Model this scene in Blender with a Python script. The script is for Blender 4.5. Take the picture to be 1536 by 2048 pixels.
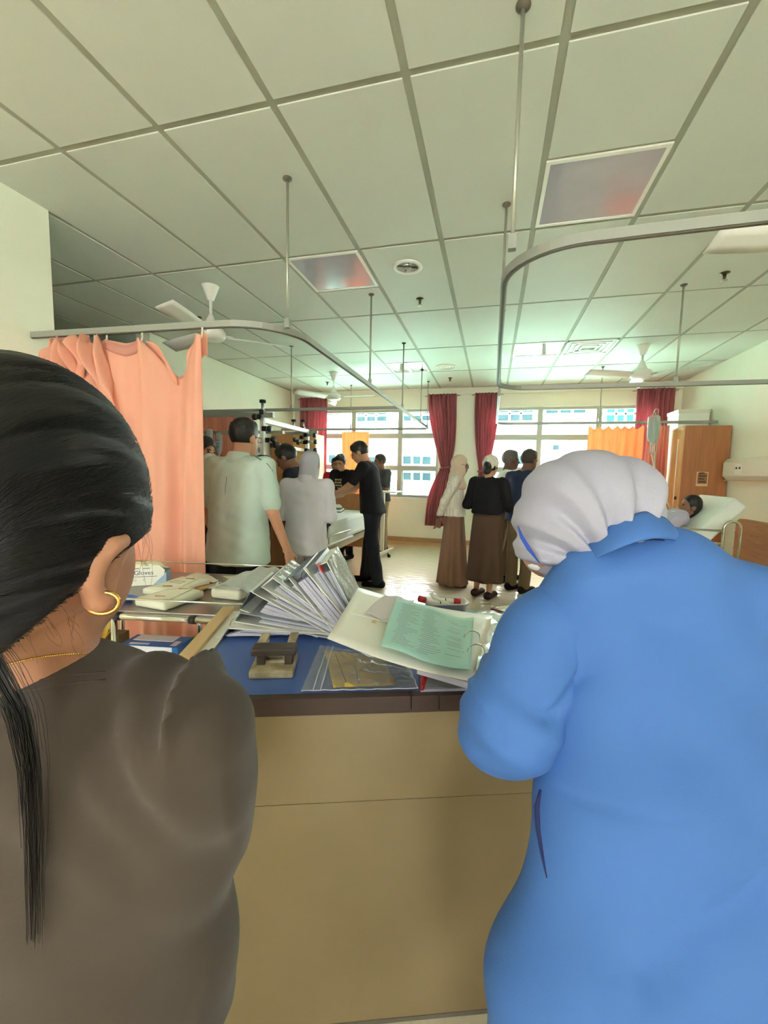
import bpy, bmesh, math, random
import numpy as np
from mathutils import Vector, Matrix

S = bpy.context.scene
COL = S.collection
for o in list(bpy.data.objects):
    bpy.data.objects.remove(o)
random.seed(4)
R = math.radians

# ------------------------------------------------------------------ camera
HC = 1.42                      # camera height
FPX = 832.0                    # focal length in pixels of a 1536 x 2048 frame
_v1 = np.array([216.0, -74.0, 832.0]); _v2 = np.array([3258.0, 146.0, -832.0])
AY = _v1 / np.linalg.norm(_v1)
AX = _v2 - (_v2 @ AY) * AY; AX /= np.linalg.norm(AX)
AZ = np.cross(AY, AX)
if AZ[1] > 0: AZ = -AZ
EYE = np.array([0.0, 0.0, HC])
cam = bpy.data.cameras.new('camera'); camo = bpy.data.objects.new('camera', cam)
COL.objects.link(camo)
cam.sensor_fit = 'HORIZONTAL'; cam.sensor_width = 36.0; cam.lens = FPX / 1536 * 36
cam.clip_start = 0.02; cam.clip_end = 200
_r = [AX[0], AY[0], AZ[0]]; _u = [-AX[1], -AY[1], -AZ[1]]; _b = [-AX[2], -AY[2], -AZ[2]]
camo.matrix_world = Matrix(((_r[0], _u[0], _b[0], 0), (_r[1], _u[1], _b[1], 0), (_r[2], _u[2], _b[2], HC), (0, 0, 0, 1)))
S.camera = camo

# ------------------------------------------------------------------ light
W = bpy.data.worlds.new('daylight'); S.world = W; W.use_nodes = True
_bg = W.node_tree.nodes['Background']
_bg.inputs[0].default_value = (1.0, 0.99, 0.985, 1); _bg.inputs[1].default_value = 7.5
sun = bpy.data.lights.new('sun', 'SUN'); sun.energy = 46.0; sun.angle = R(2.0); sun.color = (1.0, 0.97, 0.9)
suno = bpy.data.objects.new('sun', sun); COL.objects.link(suno); suno.rotation_euler = (0, R(-35), 0)
S.view_settings.view_transform = 'Standard'; S.view_settings.look = 'None'
S.view_settings.gamma = 1; S.view_settings.use_curve_mapping = False
S.view_settings.exposure = 1.85
S.cycles.max_bounces = 10; S.cycles.diffuse_bounces = 6; S.cycles.transparent_max_bounces = 16

# ------------------------------------------------------------------ pixel -> place helpers (measured from the photograph)
def ray(px, py):
    d = np.array([px - 768.0, py - 1024.0, FPX]); return np.array([d @ AX, d @ AY, d @ AZ])
def PZ(px, py, z): r = ray(px, py); return Vector(r * ((z - HC) / r[2]) + EYE)
def PY(px, py, y): r = ray(px, py); return Vector(r * (y / r[1]) + EYE)
def PX(px, py, x): r = ray(px, py); return Vector(r * (x / r[0]) + EYE)
def PD(px, py, d): r = ray(px, py); return Vector(r * (d / FPX) + EYE)

# ------------------------------------------------------------------ materials
def lin(c):
    return tuple(((v / 255) / 12.92 if v <= 10 else (((v / 255) + 0.055) / 1.055) ** 2.4) for v in c)
MATS = {}
def mat(name, rgb, rough=0.6, metal=0.0, spec=0.5, var=0.0, vscale=8.0, bump=0.0, bscale=40.0, stretch=(1, 1, 1),
        trans=0.0, alpha=1.0, sub=0.0, rgb2=None, coat=0.0, detail=4.0, sheen=0.0, emit=0.0, wave=None, transl=0.0):
    if name in MATS: return MATS[name]
    m = bpy.data.materials.new(name); MATS[name] = m; m.use_nodes = True
    nt = m.node_tree; n = nt.nodes; L = nt.links
    b = n['Principled BSDF']
    c = lin(rgb) + (1,)
    b.inputs['Base Color'].default_value = c
    b.inputs['Roughness'].default_value = rough; b.inputs['Metallic'].default_value = metal
    b.inputs['Specular IOR Level'].default_value = spec
    b.inputs['Transmission Weight'].default_value = trans; b.inputs['Alpha'].default_value = alpha
    b.inputs['Coat Weight'].default_value = coat
    if sheen: b.inputs['Sheen Weight'].default_value = sheen
    if sub:
        b.inputs['Subsurface Weight'].default_value = sub; b.inputs['Subsurface Radius'].default_value = (0.02, 0.008, 0.004)
    if emit:
        b.inputs['Emission Color'].default_value = c; b.inputs['Emission Strength'].default_value = emit
    if var or bump or wave:
        tc = n.new('ShaderNodeTexCoord'); mp = n.new('ShaderNodeMapping'); mp.inputs['Scale'].default_value = stretch
        L.new(tc.outputs['Object'], mp.inputs[0])
    if var or rgb2:
        nz = n.new('ShaderNodeTexNoise'); nz.inputs['Scale'].default_value = vscale; nz.inputs['Detail'].default_value = detail
        L.new(mp.outputs[0], nz.inputs['Vector'])
        mx = n.new('ShaderNodeMix'); mx.data_type = 'RGBA'
        c2 = lin(rgb2) + (1,) if rgb2 else tuple(v * (1 - var) for v in c[:3]) + (1,)
        mx.inputs['A'].default_value = c2 if not rgb2 else c
        mx.inputs['B'].default_value = tuple(min(1, v * (1 + var * 0.5)) for v in c[:3]) + (1,) if not rgb2 else c2
        rp = n.new('ShaderNodeMapRange'); rp.inputs['From Min'].default_value = 0.32; rp.inputs['From Max'].default_value = 0.68
        L.new(nz.outputs[0], rp.inputs[0]); L.new(rp.outputs[0], mx.inputs['Factor'])
        L.new(mx.outputs['Result'], b.inputs['Base Color'])
    if bump:
        bz = n.new('ShaderNodeTexNoise'); bz.inputs['Scale'].default_value = bscale; bz.inputs['Detail'].default_value = 3
        L.new(mp.outputs[0], bz.inputs['Vector'])
        bp = n.new('ShaderNodeBump'); bp.inputs['Strength'].default_value = bump; bp.inputs['Distance'].default_value = 0.01
        L.new(bz.outputs[0], bp.inputs['Height']); L.new(bp.outputs[0], b.inputs['Normal'])
    if transl:
        t = n.new('ShaderNodeBsdfTranslucent'); t.inputs[0].default_value = c
        ms = n.new('ShaderNodeMixShader'); ms.inputs[0].default_value = transl
        out = n['Material Output']; L.new(b.outputs[0], ms.inputs[1]); L.new(t.outputs[0], ms.inputs[2]); L.new(ms.outputs[0], out.inputs[0])
    return m
def M(k): return MATS[k]
def clear_mat(name, rgb, alpha, rough=0.1, bump=0.0, bscale=30, tint=None):
    # thin clear plastic or glass: see-through with a glossy coat
    m = bpy.data.materials.new(name); MATS[name] = m; m.use_nodes = True
    nt = m.node_tree; n = nt.nodes; L = nt.links; n.clear()
    out = n.new('ShaderNodeOutputMaterial'); tr = n.new('ShaderNodeBsdfTransparent'); pb = n.new('ShaderNodeBsdfPrincipled')
    tr.inputs[0].default_value = (lin(tint) if tint else (1, 1, 1)) + (1,)
    pb.inputs['Base Color'].default_value = lin(rgb) + (1,); pb.inputs['Roughness'].default_value = rough
    mx = n.new('ShaderNodeMixShader'); mx.inputs[0].default_value = alpha
    fr = n.new('ShaderNodeFresnel'); fr.inputs['IOR'].default_value = 1.35
    ad = n.new('ShaderNodeMath'); ad.operation = 'ADD'; ad.use_clamp = True; ad.inputs[1].default_value = alpha
    L.new(fr.outputs[0], ad.inputs[0]); L.new(ad.outputs[0], mx.inputs[0])
    L.new(tr.outputs[0], mx.inputs[1]); L.new(pb.outputs[0], mx.inputs[2]); L.new(mx.outputs[0], out.inputs[0])
    if bump:
        tc = n.new('ShaderNodeTexCoord'); bz = n.new('ShaderNodeTexNoise'); bz.inputs['Scale'].default_value = bscale
        L.new(tc.outputs['Object'], bz.inputs['Vector'])
        bp = n.new('ShaderNodeBump'); bp.inputs['Strength'].default_value = bump; bp.inputs['Distance'].default_value = 0.01
        L.new(bz.outputs[0], bp.inputs['Height']); L.new(bp.outputs[0], pb.inputs['Normal']); L.new(bp.outputs[0], fr.inputs['Normal'])
    return m

# ------------------------------------------------------------------ object helpers
def tag(o, label=None, cat=None, group=None, kind=None):
    if label: o['label'] = label
    if cat: o['category'] = cat
    if group: o['group'] = group
    if kind: o['kind'] = kind
    return o
def empty(name, loc=(0, 0, 0), rz=0.0):
    o = bpy.data.objects.new(name, None); COL.objects.link(o); o.location = loc; o.rotation_euler = (0, 0, rz)
    o.empty_display_size = 0.05
    return o
def link(name, me, m=None, parent=None, smooth=False):
    if m is not None:
        me.materials.clear(); me.materials.append(MATS[m] if isinstance(m, str) else m)
    if smooth:
        me.polygons.foreach_set('use_smooth', [True] * len(me.polygons))
    o = bpy.data.objects.new(name, me); COL.objects.link(o)
    if parent is not None: o.parent = parent
    return o
def child_world(o, parent):
    # parent o keeping its world coordinates (its mesh is in world space)
    o.parent = parent
    o.matrix_parent_inverse = parent_matrix(parent).inverted()
    return o
def parent_matrix(p):
    m = p.matrix_basis.copy()
    if p.parent is not None: m = parent_matrix(p.parent) @ p.matrix_parent_inverse @ m
    return m
def bm_mesh(bm, name='m'):
    bmesh.ops.recalc_face_normals(bm, faces=bm.faces)
    me = bpy.data.meshes.new(name); bm.to_mesh(me); bm.free(); return me
def b_box(bm, c, s, rot=None, bev=0.0):
    g = bmesh.ops.create_cube(bm, size=1.0)['verts']
    mt = Matrix.Translation(Vector(c)) @ (rot.to_4x4() if rot else Matrix()) @ Matrix.Diagonal((s[0], s[1], s[2], 1))
    bmesh.ops.transform(bm, matrix=mt, verts=g)
    if bev:
        es = list({e for v in g for e in v.link_edges})
        bmesh.ops.bevel(bm, geom=es, offset=bev, segments=2, affect='EDGES', profile=0.6)
def b_tube(bm, pts, r, n=10, closed=False, caps=True):
    pts = [Vector(p) for p in pts]; rings = []; N = len(pts)
    rr = r if isinstance(r, (list, tuple)) else [r] * N
    prev = None
    for i, p in enumerate(pts):
        if closed: t = pts[(i + 1) % N] - pts[i - 1]
        else: t = pts[min(i + 1, N - 1)] - pts[max(i - 1, 0)]
        t.normalize()
        if prev is None:
            a = Vector((0, 0, 1)) if abs(t.z) < 0.9 else Vector((1, 0, 0))
            prev = t.cross(a).normalized()
        prev = (prev - t * prev.dot(t)).normalized(); q = t.cross(prev)
        rings.append([bm.verts.new(p + (prev * math.cos(2 * math.pi * k / n) + q * math.sin(2 * math.pi * k / n)) * rr[i]) for k in range(n)])
    for i in range(N if closed else N - 1):
        a, b = rings[i], rings[(i + 1) % N]
        for k in range(n): bm.faces.new((a[k], a[(k + 1) % n], b[(k + 1) % n], b[k]))
    if caps and not closed:
        bm.faces.new(rings[0][::-1]); bm.faces.new(rings[-1])
def b_sweep(bm, pts, prof, up=Vector((0, 0, 1))):
    # sweep a closed 2D profile [(side, up)] along a horizontal-ish path
    pts = [Vector(p) for p in pts]; N = len(pts); rings = []
    for i, p in enumerate(pts):
        t = (pts[min(i + 1, N - 1)] - pts[max(i - 1, 0)]).normalized(); s = t.cross(up).normalized()
        rings.append([bm.verts.new(p + s * a + up * b) for a, b in prof])
    n = len(prof)
    for i in range(N - 1):
        for k in range(n): bm.faces.new((rings[i][k], rings[i][(k + 1) % n], rings[i + 1][(k + 1) % n], rings[i + 1][k]))
    bm.faces.new(rings[0][::-1]); bm.faces.new(rings[-1])
def b_lathe(bm, prof, c=(0, 0, 0), n=20, rot=None):
    c = Vector(c); rings = []
    for r, z in prof:
        ring = []
        for k in range(n):
            v = Vector((max(r, 1e-4) * math.cos(2 * math.pi * k / n), max(r, 1e-4) * math.sin(2 * math.pi * k / n), z))
            if rot: v = rot @ v
            ring.append(bm.verts.new(c + v))
        rings.append(ring)
    for a, b in zip(rings, rings[1:]):
        for k in range(n): bm.faces.new((a[k], a[(k + 1) % n], b[(k + 1) % n], b[k]))
    bm.faces.new(rings[0][::-1]); bm.faces.new(rings[-1])
def b_prism(bm, poly, ext):
    # a flat polygon of 3D points pushed along ext
    a = [bm.verts.new(Vector(p)) for p in poly]; b = [bm.verts.new(Vector(p) + Vector(ext)) for p in poly]; n = len(a)
    bm.faces.new(a[::-1]); bm.faces.new(b)
    for k in range(n): bm.faces.new((a[k], a[(k + 1) % n], b[(k + 1) % n], b[k]))
def Box(name, c, s, m, parent=None, rot=None, bev=0.0):
    bm = bmesh.new(); b_box(bm, c, s, rot, bev); return link(name, bm_mesh(bm), m, parent, False)
def BoxB(name, lo, hi, m, parent=None, bev=0.0):
    lo = Vector(lo); hi = Vector(hi); return Box(name, (lo + hi) / 2, hi - lo, m, parent, None, bev)
def Boxes(name, lst, m, parent=None, bev=0.0):
    bm = bmesh.new()
    for lo, hi in lst:
        lo = Vector(lo); hi = Vector(hi); b_box(bm, (lo + hi) / 2, hi - lo, None, bev)
    return link(name, bm_mesh(bm), m, parent)
def Tube(name, pts, r, m, parent=None, n=10, closed=False):
    bm = bmesh.new(); b_tube(bm, pts, r, n, closed); return link(name, bm_mesh(bm), m, parent, True)
def Lathe(name, prof, c, m, parent=None, n=20, rot=None):
    bm = bmesh.new(); b_lathe(bm, prof, c, n, rot); return link(name, bm_mesh(bm), m, parent, True)
def grid_mesh(f, nu, nv, thick=0.0):
    # f(u, v) -> point, u v in 0..1; a sheet with real thickness
    P = np.array([[f(i / nu, j / nv) for j in range(nv + 1)] for i in range(nu + 1)], dtype=float)
    if thick:
        du = np.gradient(P, axis=0); dv = np.gradient(P, axis=1); nn = np.cross(du, dv); nn /= (np.linalg.norm(nn, axis=2, keepdims=True) + 1e-9)
        A = P + nn * thick / 2; B = P - nn * thick / 2
    else: A = P; B = None
    V = A.reshape(-1, 3); idx = np.arange((nu + 1) * (nv + 1)).reshape(nu + 1, nv + 1)
    q = np.stack([idx[:-1, :-1], idx[1:, :-1], idx[1:, 1:], idx[:-1, 1:]], -1).reshape(-1, 4)
    F = q.tolist()
    if B is not None:
        n0 = len(V); V = np.concatenate([V, B.reshape(-1, 3)]); F += (q[:, ::-1] + n0).tolist()
        def rim(line):
            for a, b in zip(line[:-1], line[1:]): F.append([int(b), int(a), int(a) + n0, int(b) + n0])
        rim(idx[:, 0]); rim(idx[-1, :]); rim(idx[::-1, -1]); rim(idx[0, ::-1])
    me = bpy.data.meshes.new('sheet'); me.from_pydata(V.tolist(), [], F); return me
def Text(name, s, size, m, mw, parent=None, ext=0.0004, align='CENTER'):
    c = bpy.data.curves.new(name, 'FONT'); c.body = s; c.size = size; c.extrude = ext; c.align_x = align; c.align_y = 'CENTER'; c.resolution_u = 2
    t = bpy.data.objects.new('tmp_text', c); COL.objects.link(t)
    me = bpy.data.meshes.new_from_object(t.evaluated_get(bpy.context.evaluated_depsgraph_get()))
    bpy.data.objects.remove(t); me.transform(mw)
    return link(name, me, m, parent)
def basis(o, x, y):
    x = Vector(x).normalized(); z = x.cross(Vector(y)).normalized(); y = z.cross(x)
    return Matrix(((x.x, y.x, z.x, o[0]), (x.y, y.y, z.y, o[1]), (x.z, y.z, z.z, o[2]), (0, 0, 0, 1)))
def copy_tree(o, parent=None, loc=None, rz=None):
    c = o.copy(); COL.objects.link(c)
    if parent is not None: c.parent = parent
    for ch in list(o.children): copy_tree(ch, c)
    if loc is not None: c.location = loc
    if rz is not None: c.rotation_euler = (0, 0, rz)
    return c

# ------------------------------------------------------------------ signed distance bodies -> one smooth mesh
def seg(a, b, ra, rb=None): return ('c', np.array(a, float), np.array(b, float), ra, ra if rb is None else rb)
def ell(c, r, rot=None): return ('e', np.array(c, float), np.array(r, float), np.eye(3) if rot is None else np.array(rot, float))
def ecap(a, b, ra, rb, side):   # tapered capsule with an elliptic section: ra=(side, front)
    a = np.array(a, float); b = np.array(b, float); n = (b - a) / np.linalg.norm(b - a); s = np.array(side, float); s = s - n * (s @ n); s /= np.linalg.norm(s)
    return ('x', a, b, np.array(ra, float), np.array(rb, float), s, np.cross(n, s), n)
def _bounds(p):
    if p[0] == 'c':
        r = max(p[3], p[4]); return np.minimum(p[1], p[2]) - r, np.maximum(p[1], p[2]) + r
    if p[0] == 'e': r = p[2].max(); return p[1] - r, p[1] + r
    r = max(p[3].max(), p[4].max()); return np.minimum(p[1], p[2]) - r, np.maximum(p[1], p[2]) + r
def _eval(p, X):
    if p[0] == 'c':
        a, b = p[1], p[2]; ab = b - a; t = np.clip(((X - a) @ ab) / max(ab @ ab, 1e-9), 0, 1)
        q = X - a - t[..., None] * ab
        return np.sqrt((q * q).sum(-1)) - (p[3] + t * (p[4] - p[3]))
    if p[0] == 'e':
        q = (X - p[1]) @ p[3].T if False else (X - p[1]) @ p[3]
        k0 = np.sqrt(((q / p[2]) ** 2).sum(-1)); k1 = np.sqrt(((q / p[2] ** 2) ** 2).sum(-1)) + 1e-6
        return k0 * (k0 - 1) / k1
    a, b, ra, rb, s, f, n = p[1:]
    ab = b - a; t = np.clip(((X - a) @ ab) / (ab @ ab), 0, 1); q = X - a - t[..., None] * ab
    rs = ra[0] + t * (rb[0] - ra[0]); rf = ra[1] + t * (rb[1] - ra[1]); mn = np.minimum(rs, rf)
    x = q @ s; y = q @ f; z = q @ n
    k0 = np.sqrt((x / rs) ** 2 + (y / rf) ** 2 + (z / mn) ** 2); k1 = np.sqrt((x / rs ** 2) ** 2 + (y / rf ** 2) ** 2 + (z / mn ** 2) ** 2) + 1e-6
    return np.where(k0 < 1e-4, -mn, k0 * (k0 - 1) / k1)
def sdf_mesh(name, prims, h=0.012, k=0.03, cuts=(), carve=(), disp=None, smooth_it=1):
    """prims joined smoothly; cuts = [(point, outward normal)] keep the inside half-space; carve = prims subtracted; disp(X)->offset"""
    lo = np.min([_bounds(p)[0] for p in prims], 0) - 3 * h - k; hi = np.max([_bounds(p)[1] for p in prims], 0) + 3 * h + k
    for pt, nn in cuts:           # shrink the grid along axis-aligned cuts
        nn = np.array(nn, float)
        for ax in range(3):
            if abs(abs(nn[ax]) - 1) < 1e-6:
                if nn[ax] > 0: hi[ax] = min(hi[ax], pt[ax] + 3 * h)
                else: lo[ax] = max(lo[ax], pt[ax] - 3 * h)
    n = np.maximum(((hi - lo) / h).astype(int) + 1, 3)
    ax = [(lo[i] + h * np.arange(n[i])).astype(np.float32) for i in range(3)]
    D = np.full(n, 0.3, np.float32)
    mg = k + 3 * h
    def sub(p, m):
        a, b = _bounds(p); sl = []
        for i in range(3):
            i0 = max(int((a[i] - m - lo[i]) / h), 0); i1 = min(int((b[i] + m - lo[i]) / h) + 2, n[i])
            if i1 <= i0: return None
            sl.append(slice(i0, i1))
        return tuple(sl)
    def pts(sl):
        return np.stack(np.meshgrid(ax[0][sl[0]], ax[1][sl[1]], ax[2][sl[2]], indexing='ij'), -1)
    for p in prims:
        sl = sub(p, mg)
        if sl is None: continue
        d = _eval(p, pts(sl)).astype(np.float32); o = D[sl]
        hh = np.clip(0.5 + 0.5 * (o - d) / k, 0, 1)
        D[sl] = o + (d - o) * hh - k * hh * (1 - hh)
    if disp is not None:
        msk = np.abs(D) < 0.05; ii = np.nonzero(msk)
        D[msk] -= disp(np.stack([ax[0][ii[0]], ax[1][ii[1]], ax[2][ii[2]]], -1)).astype(np.float32)
    for p in carve:
        sl = sub(p, 2 * h)
        if sl is None: continue
        D[sl] = np.maximum(D[sl], -_eval(p, pts(sl)).astype(np.float32))
    if cuts:
        X = None
        for pt, nn in cuts:
            pt = np.array(pt, float); nn = np.array(nn, float); nn = nn / np.linalg.norm(nn)
            pl = (ax[0] - pt[0])[:, None, None] * nn[0] + (ax[1] - pt[1])[None, :, None] * nn[1] + (ax[2] - pt[2])[None, None, :] * nn[2]
            D = np.maximum(D, pl.astype(np.float32))
    D[0] = D[-1] = 0.3; D[:, 0] = D[:, -1] = 0.3; D[:, :, 0] = D[:, :, -1] = 0.3
    ins = D < 0
    c = [ins[i:n[0] - 1 + i, j:n[1] - 1 + j, l:n[2] - 1 + l] for i in (0, 1) for j in (0, 1) for l in (0, 1)]
    al = np.logical_and.reduce(c); an = np.logical_or.reduce(c); cell = an & ~al
    ci = np.nonzero(cell); nv = len(ci[0])
    ids = np.full(cell.shape, -1, np.int64); ids[ci] = np.arange(nv)
    base = np.stack(ci, -1).astype(np.float32); acc = np.zeros((nv, 3), np.float32); cnt = np.zeros(nv, np.float32)
    off = [(i, j, l) for i in (0, 1) for j in (0, 1) for l in (0, 1)]
    for a in off:
        for dd in range(3):
            if a[dd]: continue
            b = list(a); b[dd] = 1
            va = D[ci[0] + a[0], ci[1] + a[1], ci[2] + a[2]]; vb = D[ci[0] + b[0], ci[1] + b[1], ci[2] + b[2]]
            cr = (va < 0) != (vb < 0); t = np.where(cr, va / np.where(cr, va - vb, 1), 0)
            pa = np.array(a, np.float32)[None, :].repeat(nv, 0); pa[:, dd] = t
            acc += np.where(cr[:, None], pa, 0); cnt += cr
    V = (base + acc / np.maximum(cnt, 1)[:, None]) * h + lo
    F = []
    for dd in range(3):
        sA = [slice(0, n[i]) for i in range(3)]; sB = list(sA); sA[dd] = slice(0, n[dd] - 1); sB[dd] = slice(1, n[dd])
        A = ins[tuple(sA)]; B = ins[tuple(sB)]; e = np.nonzero(A != B); e = np.stack(e, -1)
        o1, o2 = [i for i in range(3) if i != dd]
        ok = (e[:, o1] > 0) & (e[:, o2] > 0) & (e[:, o1] < n[o1] - 1) & (e[:, o2] < n[o2] - 1); e = e[ok]
        def cid(d1, d2):
            q = e.copy(); q[:, o1] -= d1; q[:, o2] -= d2; return ids[q[:, 0], q[:, 1], q[:, 2]]
        Q = np.stack([cid(1, 1), cid(0, 1), cid(0, 0), cid(1, 0)], -1)
        fl = A[e[:, 0], e[:, 1], e[:, 2]]
        if dd == 1: fl = ~fl
        F.append(np.where(fl[:, None], Q, Q[:, ::-1]))
    F = np.concatenate(F); F = F[(F >= 0).all(1)]
    for _ in range(smooth_it):
        s = np.zeros_like(V); w = np.zeros(len(V))
        for a, b in ((0, 1), (1, 2), (2, 3), (3, 0)):
            np.add.at(s, F[:, a], V[F[:, b]]); np.add.at(s, F[:, b], V[F[:, a]]); np.add.at(w, F[:, a], 1); np.add.at(w, F[:, b], 1)
        V = V * 0.5 + 0.5 * s / np.maximum(w, 1)[:, None]
    return V, F
def sdf_obj(name, prims, m, parent=None, extra=None, **kw):
    V, F = sdf_mesh(name, prims, **kw)
    if extra:
        for V2, F2 in extra:
            F = np.concatenate([F, F2 + len(V)]); V = np.concatenate([V, V2])
    me = bpy.data.meshes.new(name); me.from_pydata(V.tolist(), [], F.tolist())
    me.polygons.foreach_set('use_smooth', [True] * len(me.polygons))
    return link(name, me, m, parent)
# ------------------------------------------------------------------ materials of the room
mat('wall_paint', (238, 240, 220), 0.75, var=0.04, vscale=1.2, bump=0.03, bscale=60)
mat('wall_grey', (196, 204, 200), 0.8)
mat('tile_board', (212, 216, 204), 0.5, spec=0.1, var=0.03, vscale=2.0, bump=0.05, bscale=120)
mat('tile_strip', (168, 170, 150), 0.7, var=0.1, vscale=3)
mat('skirting', (178, 144, 100), 0.5, var=0.15, vscale=5, stretch=(1, 1, 4))
mat('cove', (200, 168, 122), 0.4, var=0.1, vscale=5)
mat('alu', (176, 184, 170), 0.45, metal=0.25)
mat('rail_metal', (158, 160, 150), 0.4, metal=0.35)
mat('rail_dark', (96, 90, 74), 0.5)
mat('rod_metal', (176, 178, 162), 0.35, metal=0.6)
mat('white_paint', (236, 236, 226), 0.4)
mat('offwhite', (226, 222, 206), 0.45)
mat('steel', (190, 188, 182), 0.28, metal=0.9)
mat('chrome', (215, 212, 200), 0.12, metal=1.0)
mat('black_plastic', (24, 23, 22), 0.4)
mat('brass_dark', (96, 84, 58), 0.35, metal=0.7)
mat('wood', (186, 128, 82), 0.45, var=0.16, vscale=7, stretch=(6, 6, 0.5))
mat('wood_red', (176, 112, 68), 0.42, var=0.14, vscale=6, stretch=(5, 5, 0.5))
mat('wood_pale', (216, 172, 110), 0.45, var=0.12, vscale=7, stretch=(5, 5, 0.5))
mat('facade', (238, 240, 236), 0.8)
mat('facade_pane', (16, 40, 45), 0.7, spec=0.05)
mat('facade_blind', (10, 70, 74), 0.7, spec=0.05)
mat('facade_ledge', (84, 124, 116), 0.7, spec=0.1)
mat('bounce_ground', (152, 210, 196), 0.9, var=0.2, vscale=0.8)
clear_mat('glass', (235, 245, 240), 0.02, 0.02)
# vinyl floor: glossy, slightly wavy
def floor_mat():
    m = bpy.data.materials.new('vinyl'); MATS['vinyl'] = m; m.use_nodes = True
    n = m.node_tree.nodes; L = m.node_tree.links; b = n['Principled BSDF']
    b.inputs['Roughness'].default_value = 0.16; b.inputs['Specular IOR Level'].default_value = 0.6
    tc = n.new('ShaderNodeTexCoord'); nz = n.new('ShaderNodeTexNoise'); nz.inputs['Scale'].default_value = 60; nz.inputs['Detail'].default_value = 3
    L.new(tc.outputs['Object'], nz.inputs['Vector'])
    mx = n.new('ShaderNodeMix'); mx.data_type = 'RGBA'; mx.inputs['A'].default_value = lin((214, 202, 176)) + (1,); mx.inputs['B'].default_value = lin((230, 220, 198)) + (1,)
    L.new(nz.outputs[0], mx.inputs['Factor']); L.new(mx.outputs['Result'], b.inputs['Base Color'])
    mp = n.new('ShaderNodeMapping'); mp.inputs['Scale'].default_value = (5, 13, 1); L.new(tc.outputs['Object'], mp.inputs[0])
    wz = n.new('ShaderNodeTexNoise'); wz.inputs['Scale'].default_value = 1.0; wz.inputs['Detail'].default_value = 2; L.new(mp.outputs[0], wz.inputs['Vector'])
    bp = n.new('ShaderNodeBump'); bp.inputs['Strength'].default_value = 0.22; bp.inputs['Distance'].default_value = 0.03
    L.new(wz.outputs[0], bp.inputs['Height']); L.new(bp.outputs[0], b.inputs['Normal'])
floor_mat()

H = 3.03; YB = 8.06; XL = -4.03; XR = 3.0; YN = -3.6; XN = -2.79; YG = 4.27
def struct(o, **k): o['kind'] = 'structure'; return o
struct(BoxB('floor', (-6, YN, -0.1), (4, YB + 0.2, 0), 'vinyl'))
# ceiling: strips behind, boards hung a little proud of them
ceil = struct(BoxB('ceiling', (-6, YN, H + 0.004), (4, YB + 0.2, H + 0.12), 'tile_strip'))
gx = [0.19 + 0.6 * k for k in range(-10, 6)]; gy = [1.798 + 1.233 * k for k in range(-6, 6)]
TG = 0.017
_panels = [(0.19, 1), (-1.61, 2), (-1.61, 3), (0.19, 4)]
half_open = {(round(0.19, 2), round(1.798, 2)): 'far', (round(-1.61, 2), round(1.798 + 1.233, 2)): 'near',
             (round(-1.61, 2), round(1.798 + 1.233 * 3, 2)): 'far', (round(0.19, 2), round(1.798 + 1.233 * 3, 2)): 'near'}
_cache = {}
for x0 in gx:
    for y0 in gy:
        x1, y1 = x0 + 0.6, y0 + 1.233
        if x1 < -5.4 or x0 > XR: continue
        if y0 < -1.3: continue
        if x1 <= XN + 0.05 and y1 < 2.2: continue
        if x1 <= XL + 0.05 and y0 > YG: continue
        a0, a1, b0, b1 = x0 + TG, min(x1 - TG, XR), y0 + TG, min(y1 - TG, YB)
        if b1 - b0 < 0.05 or a1 - a0 < 0.05: continue
        hv = half_open.get((round(x0, 2), round(y0, 2)))
        if hv == 'far': b1 = y0 + 0.6165 - 0.008
        if hv == 'near': b0 = y0 + 0.6165 + 0.008
        key = (round(a1 - a0, 3), round(b1 - b0, 3))
        if key not in _cache:
            bm = bmesh.new(); b_box(bm, (key[0] / 2, key[1] / 2, 0.004), (key[0], key[1], 0.012), None, 0.002); me = bm_mesh(bm); me.materials.append(M('tile_board')); _cache[key] = me
        o = bpy.data.objects.new('ceiling_tile', _cache[key]); COL.objects.link(o); o.location = (a0, b0, H); o.parent = ceil
# walls
struct(BoxB('wall_right', (XR, YN, 0), (XR + 0.2, YB + 0.2, H), 'wall_paint'))
struct(BoxB('wall_left', (XL - 0.2, YG, 0), (XL, YB + 0.2, H), 'wall_paint'))
struct(BoxB('wall_left_near', (XN - 0.18, YN, 0), (XN, 2.17, H), 'wall_paint'))
struct(BoxB('wall_left_return', (-6, YG, 0), (XL - 0.2, YG + 0.2, H), 'wall_grey'))
struct(BoxB('wall_left_recess', (-5.7, 1.9, 0), (-5.5, YG, H), 'wall_grey'))
struct(BoxB('wall_left_recess_near', (-5.5, 1.9, 0), (XN - 0.18, 2.0, H), 'wall_grey'))
WT, WB = 2.66, 0.945
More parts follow.
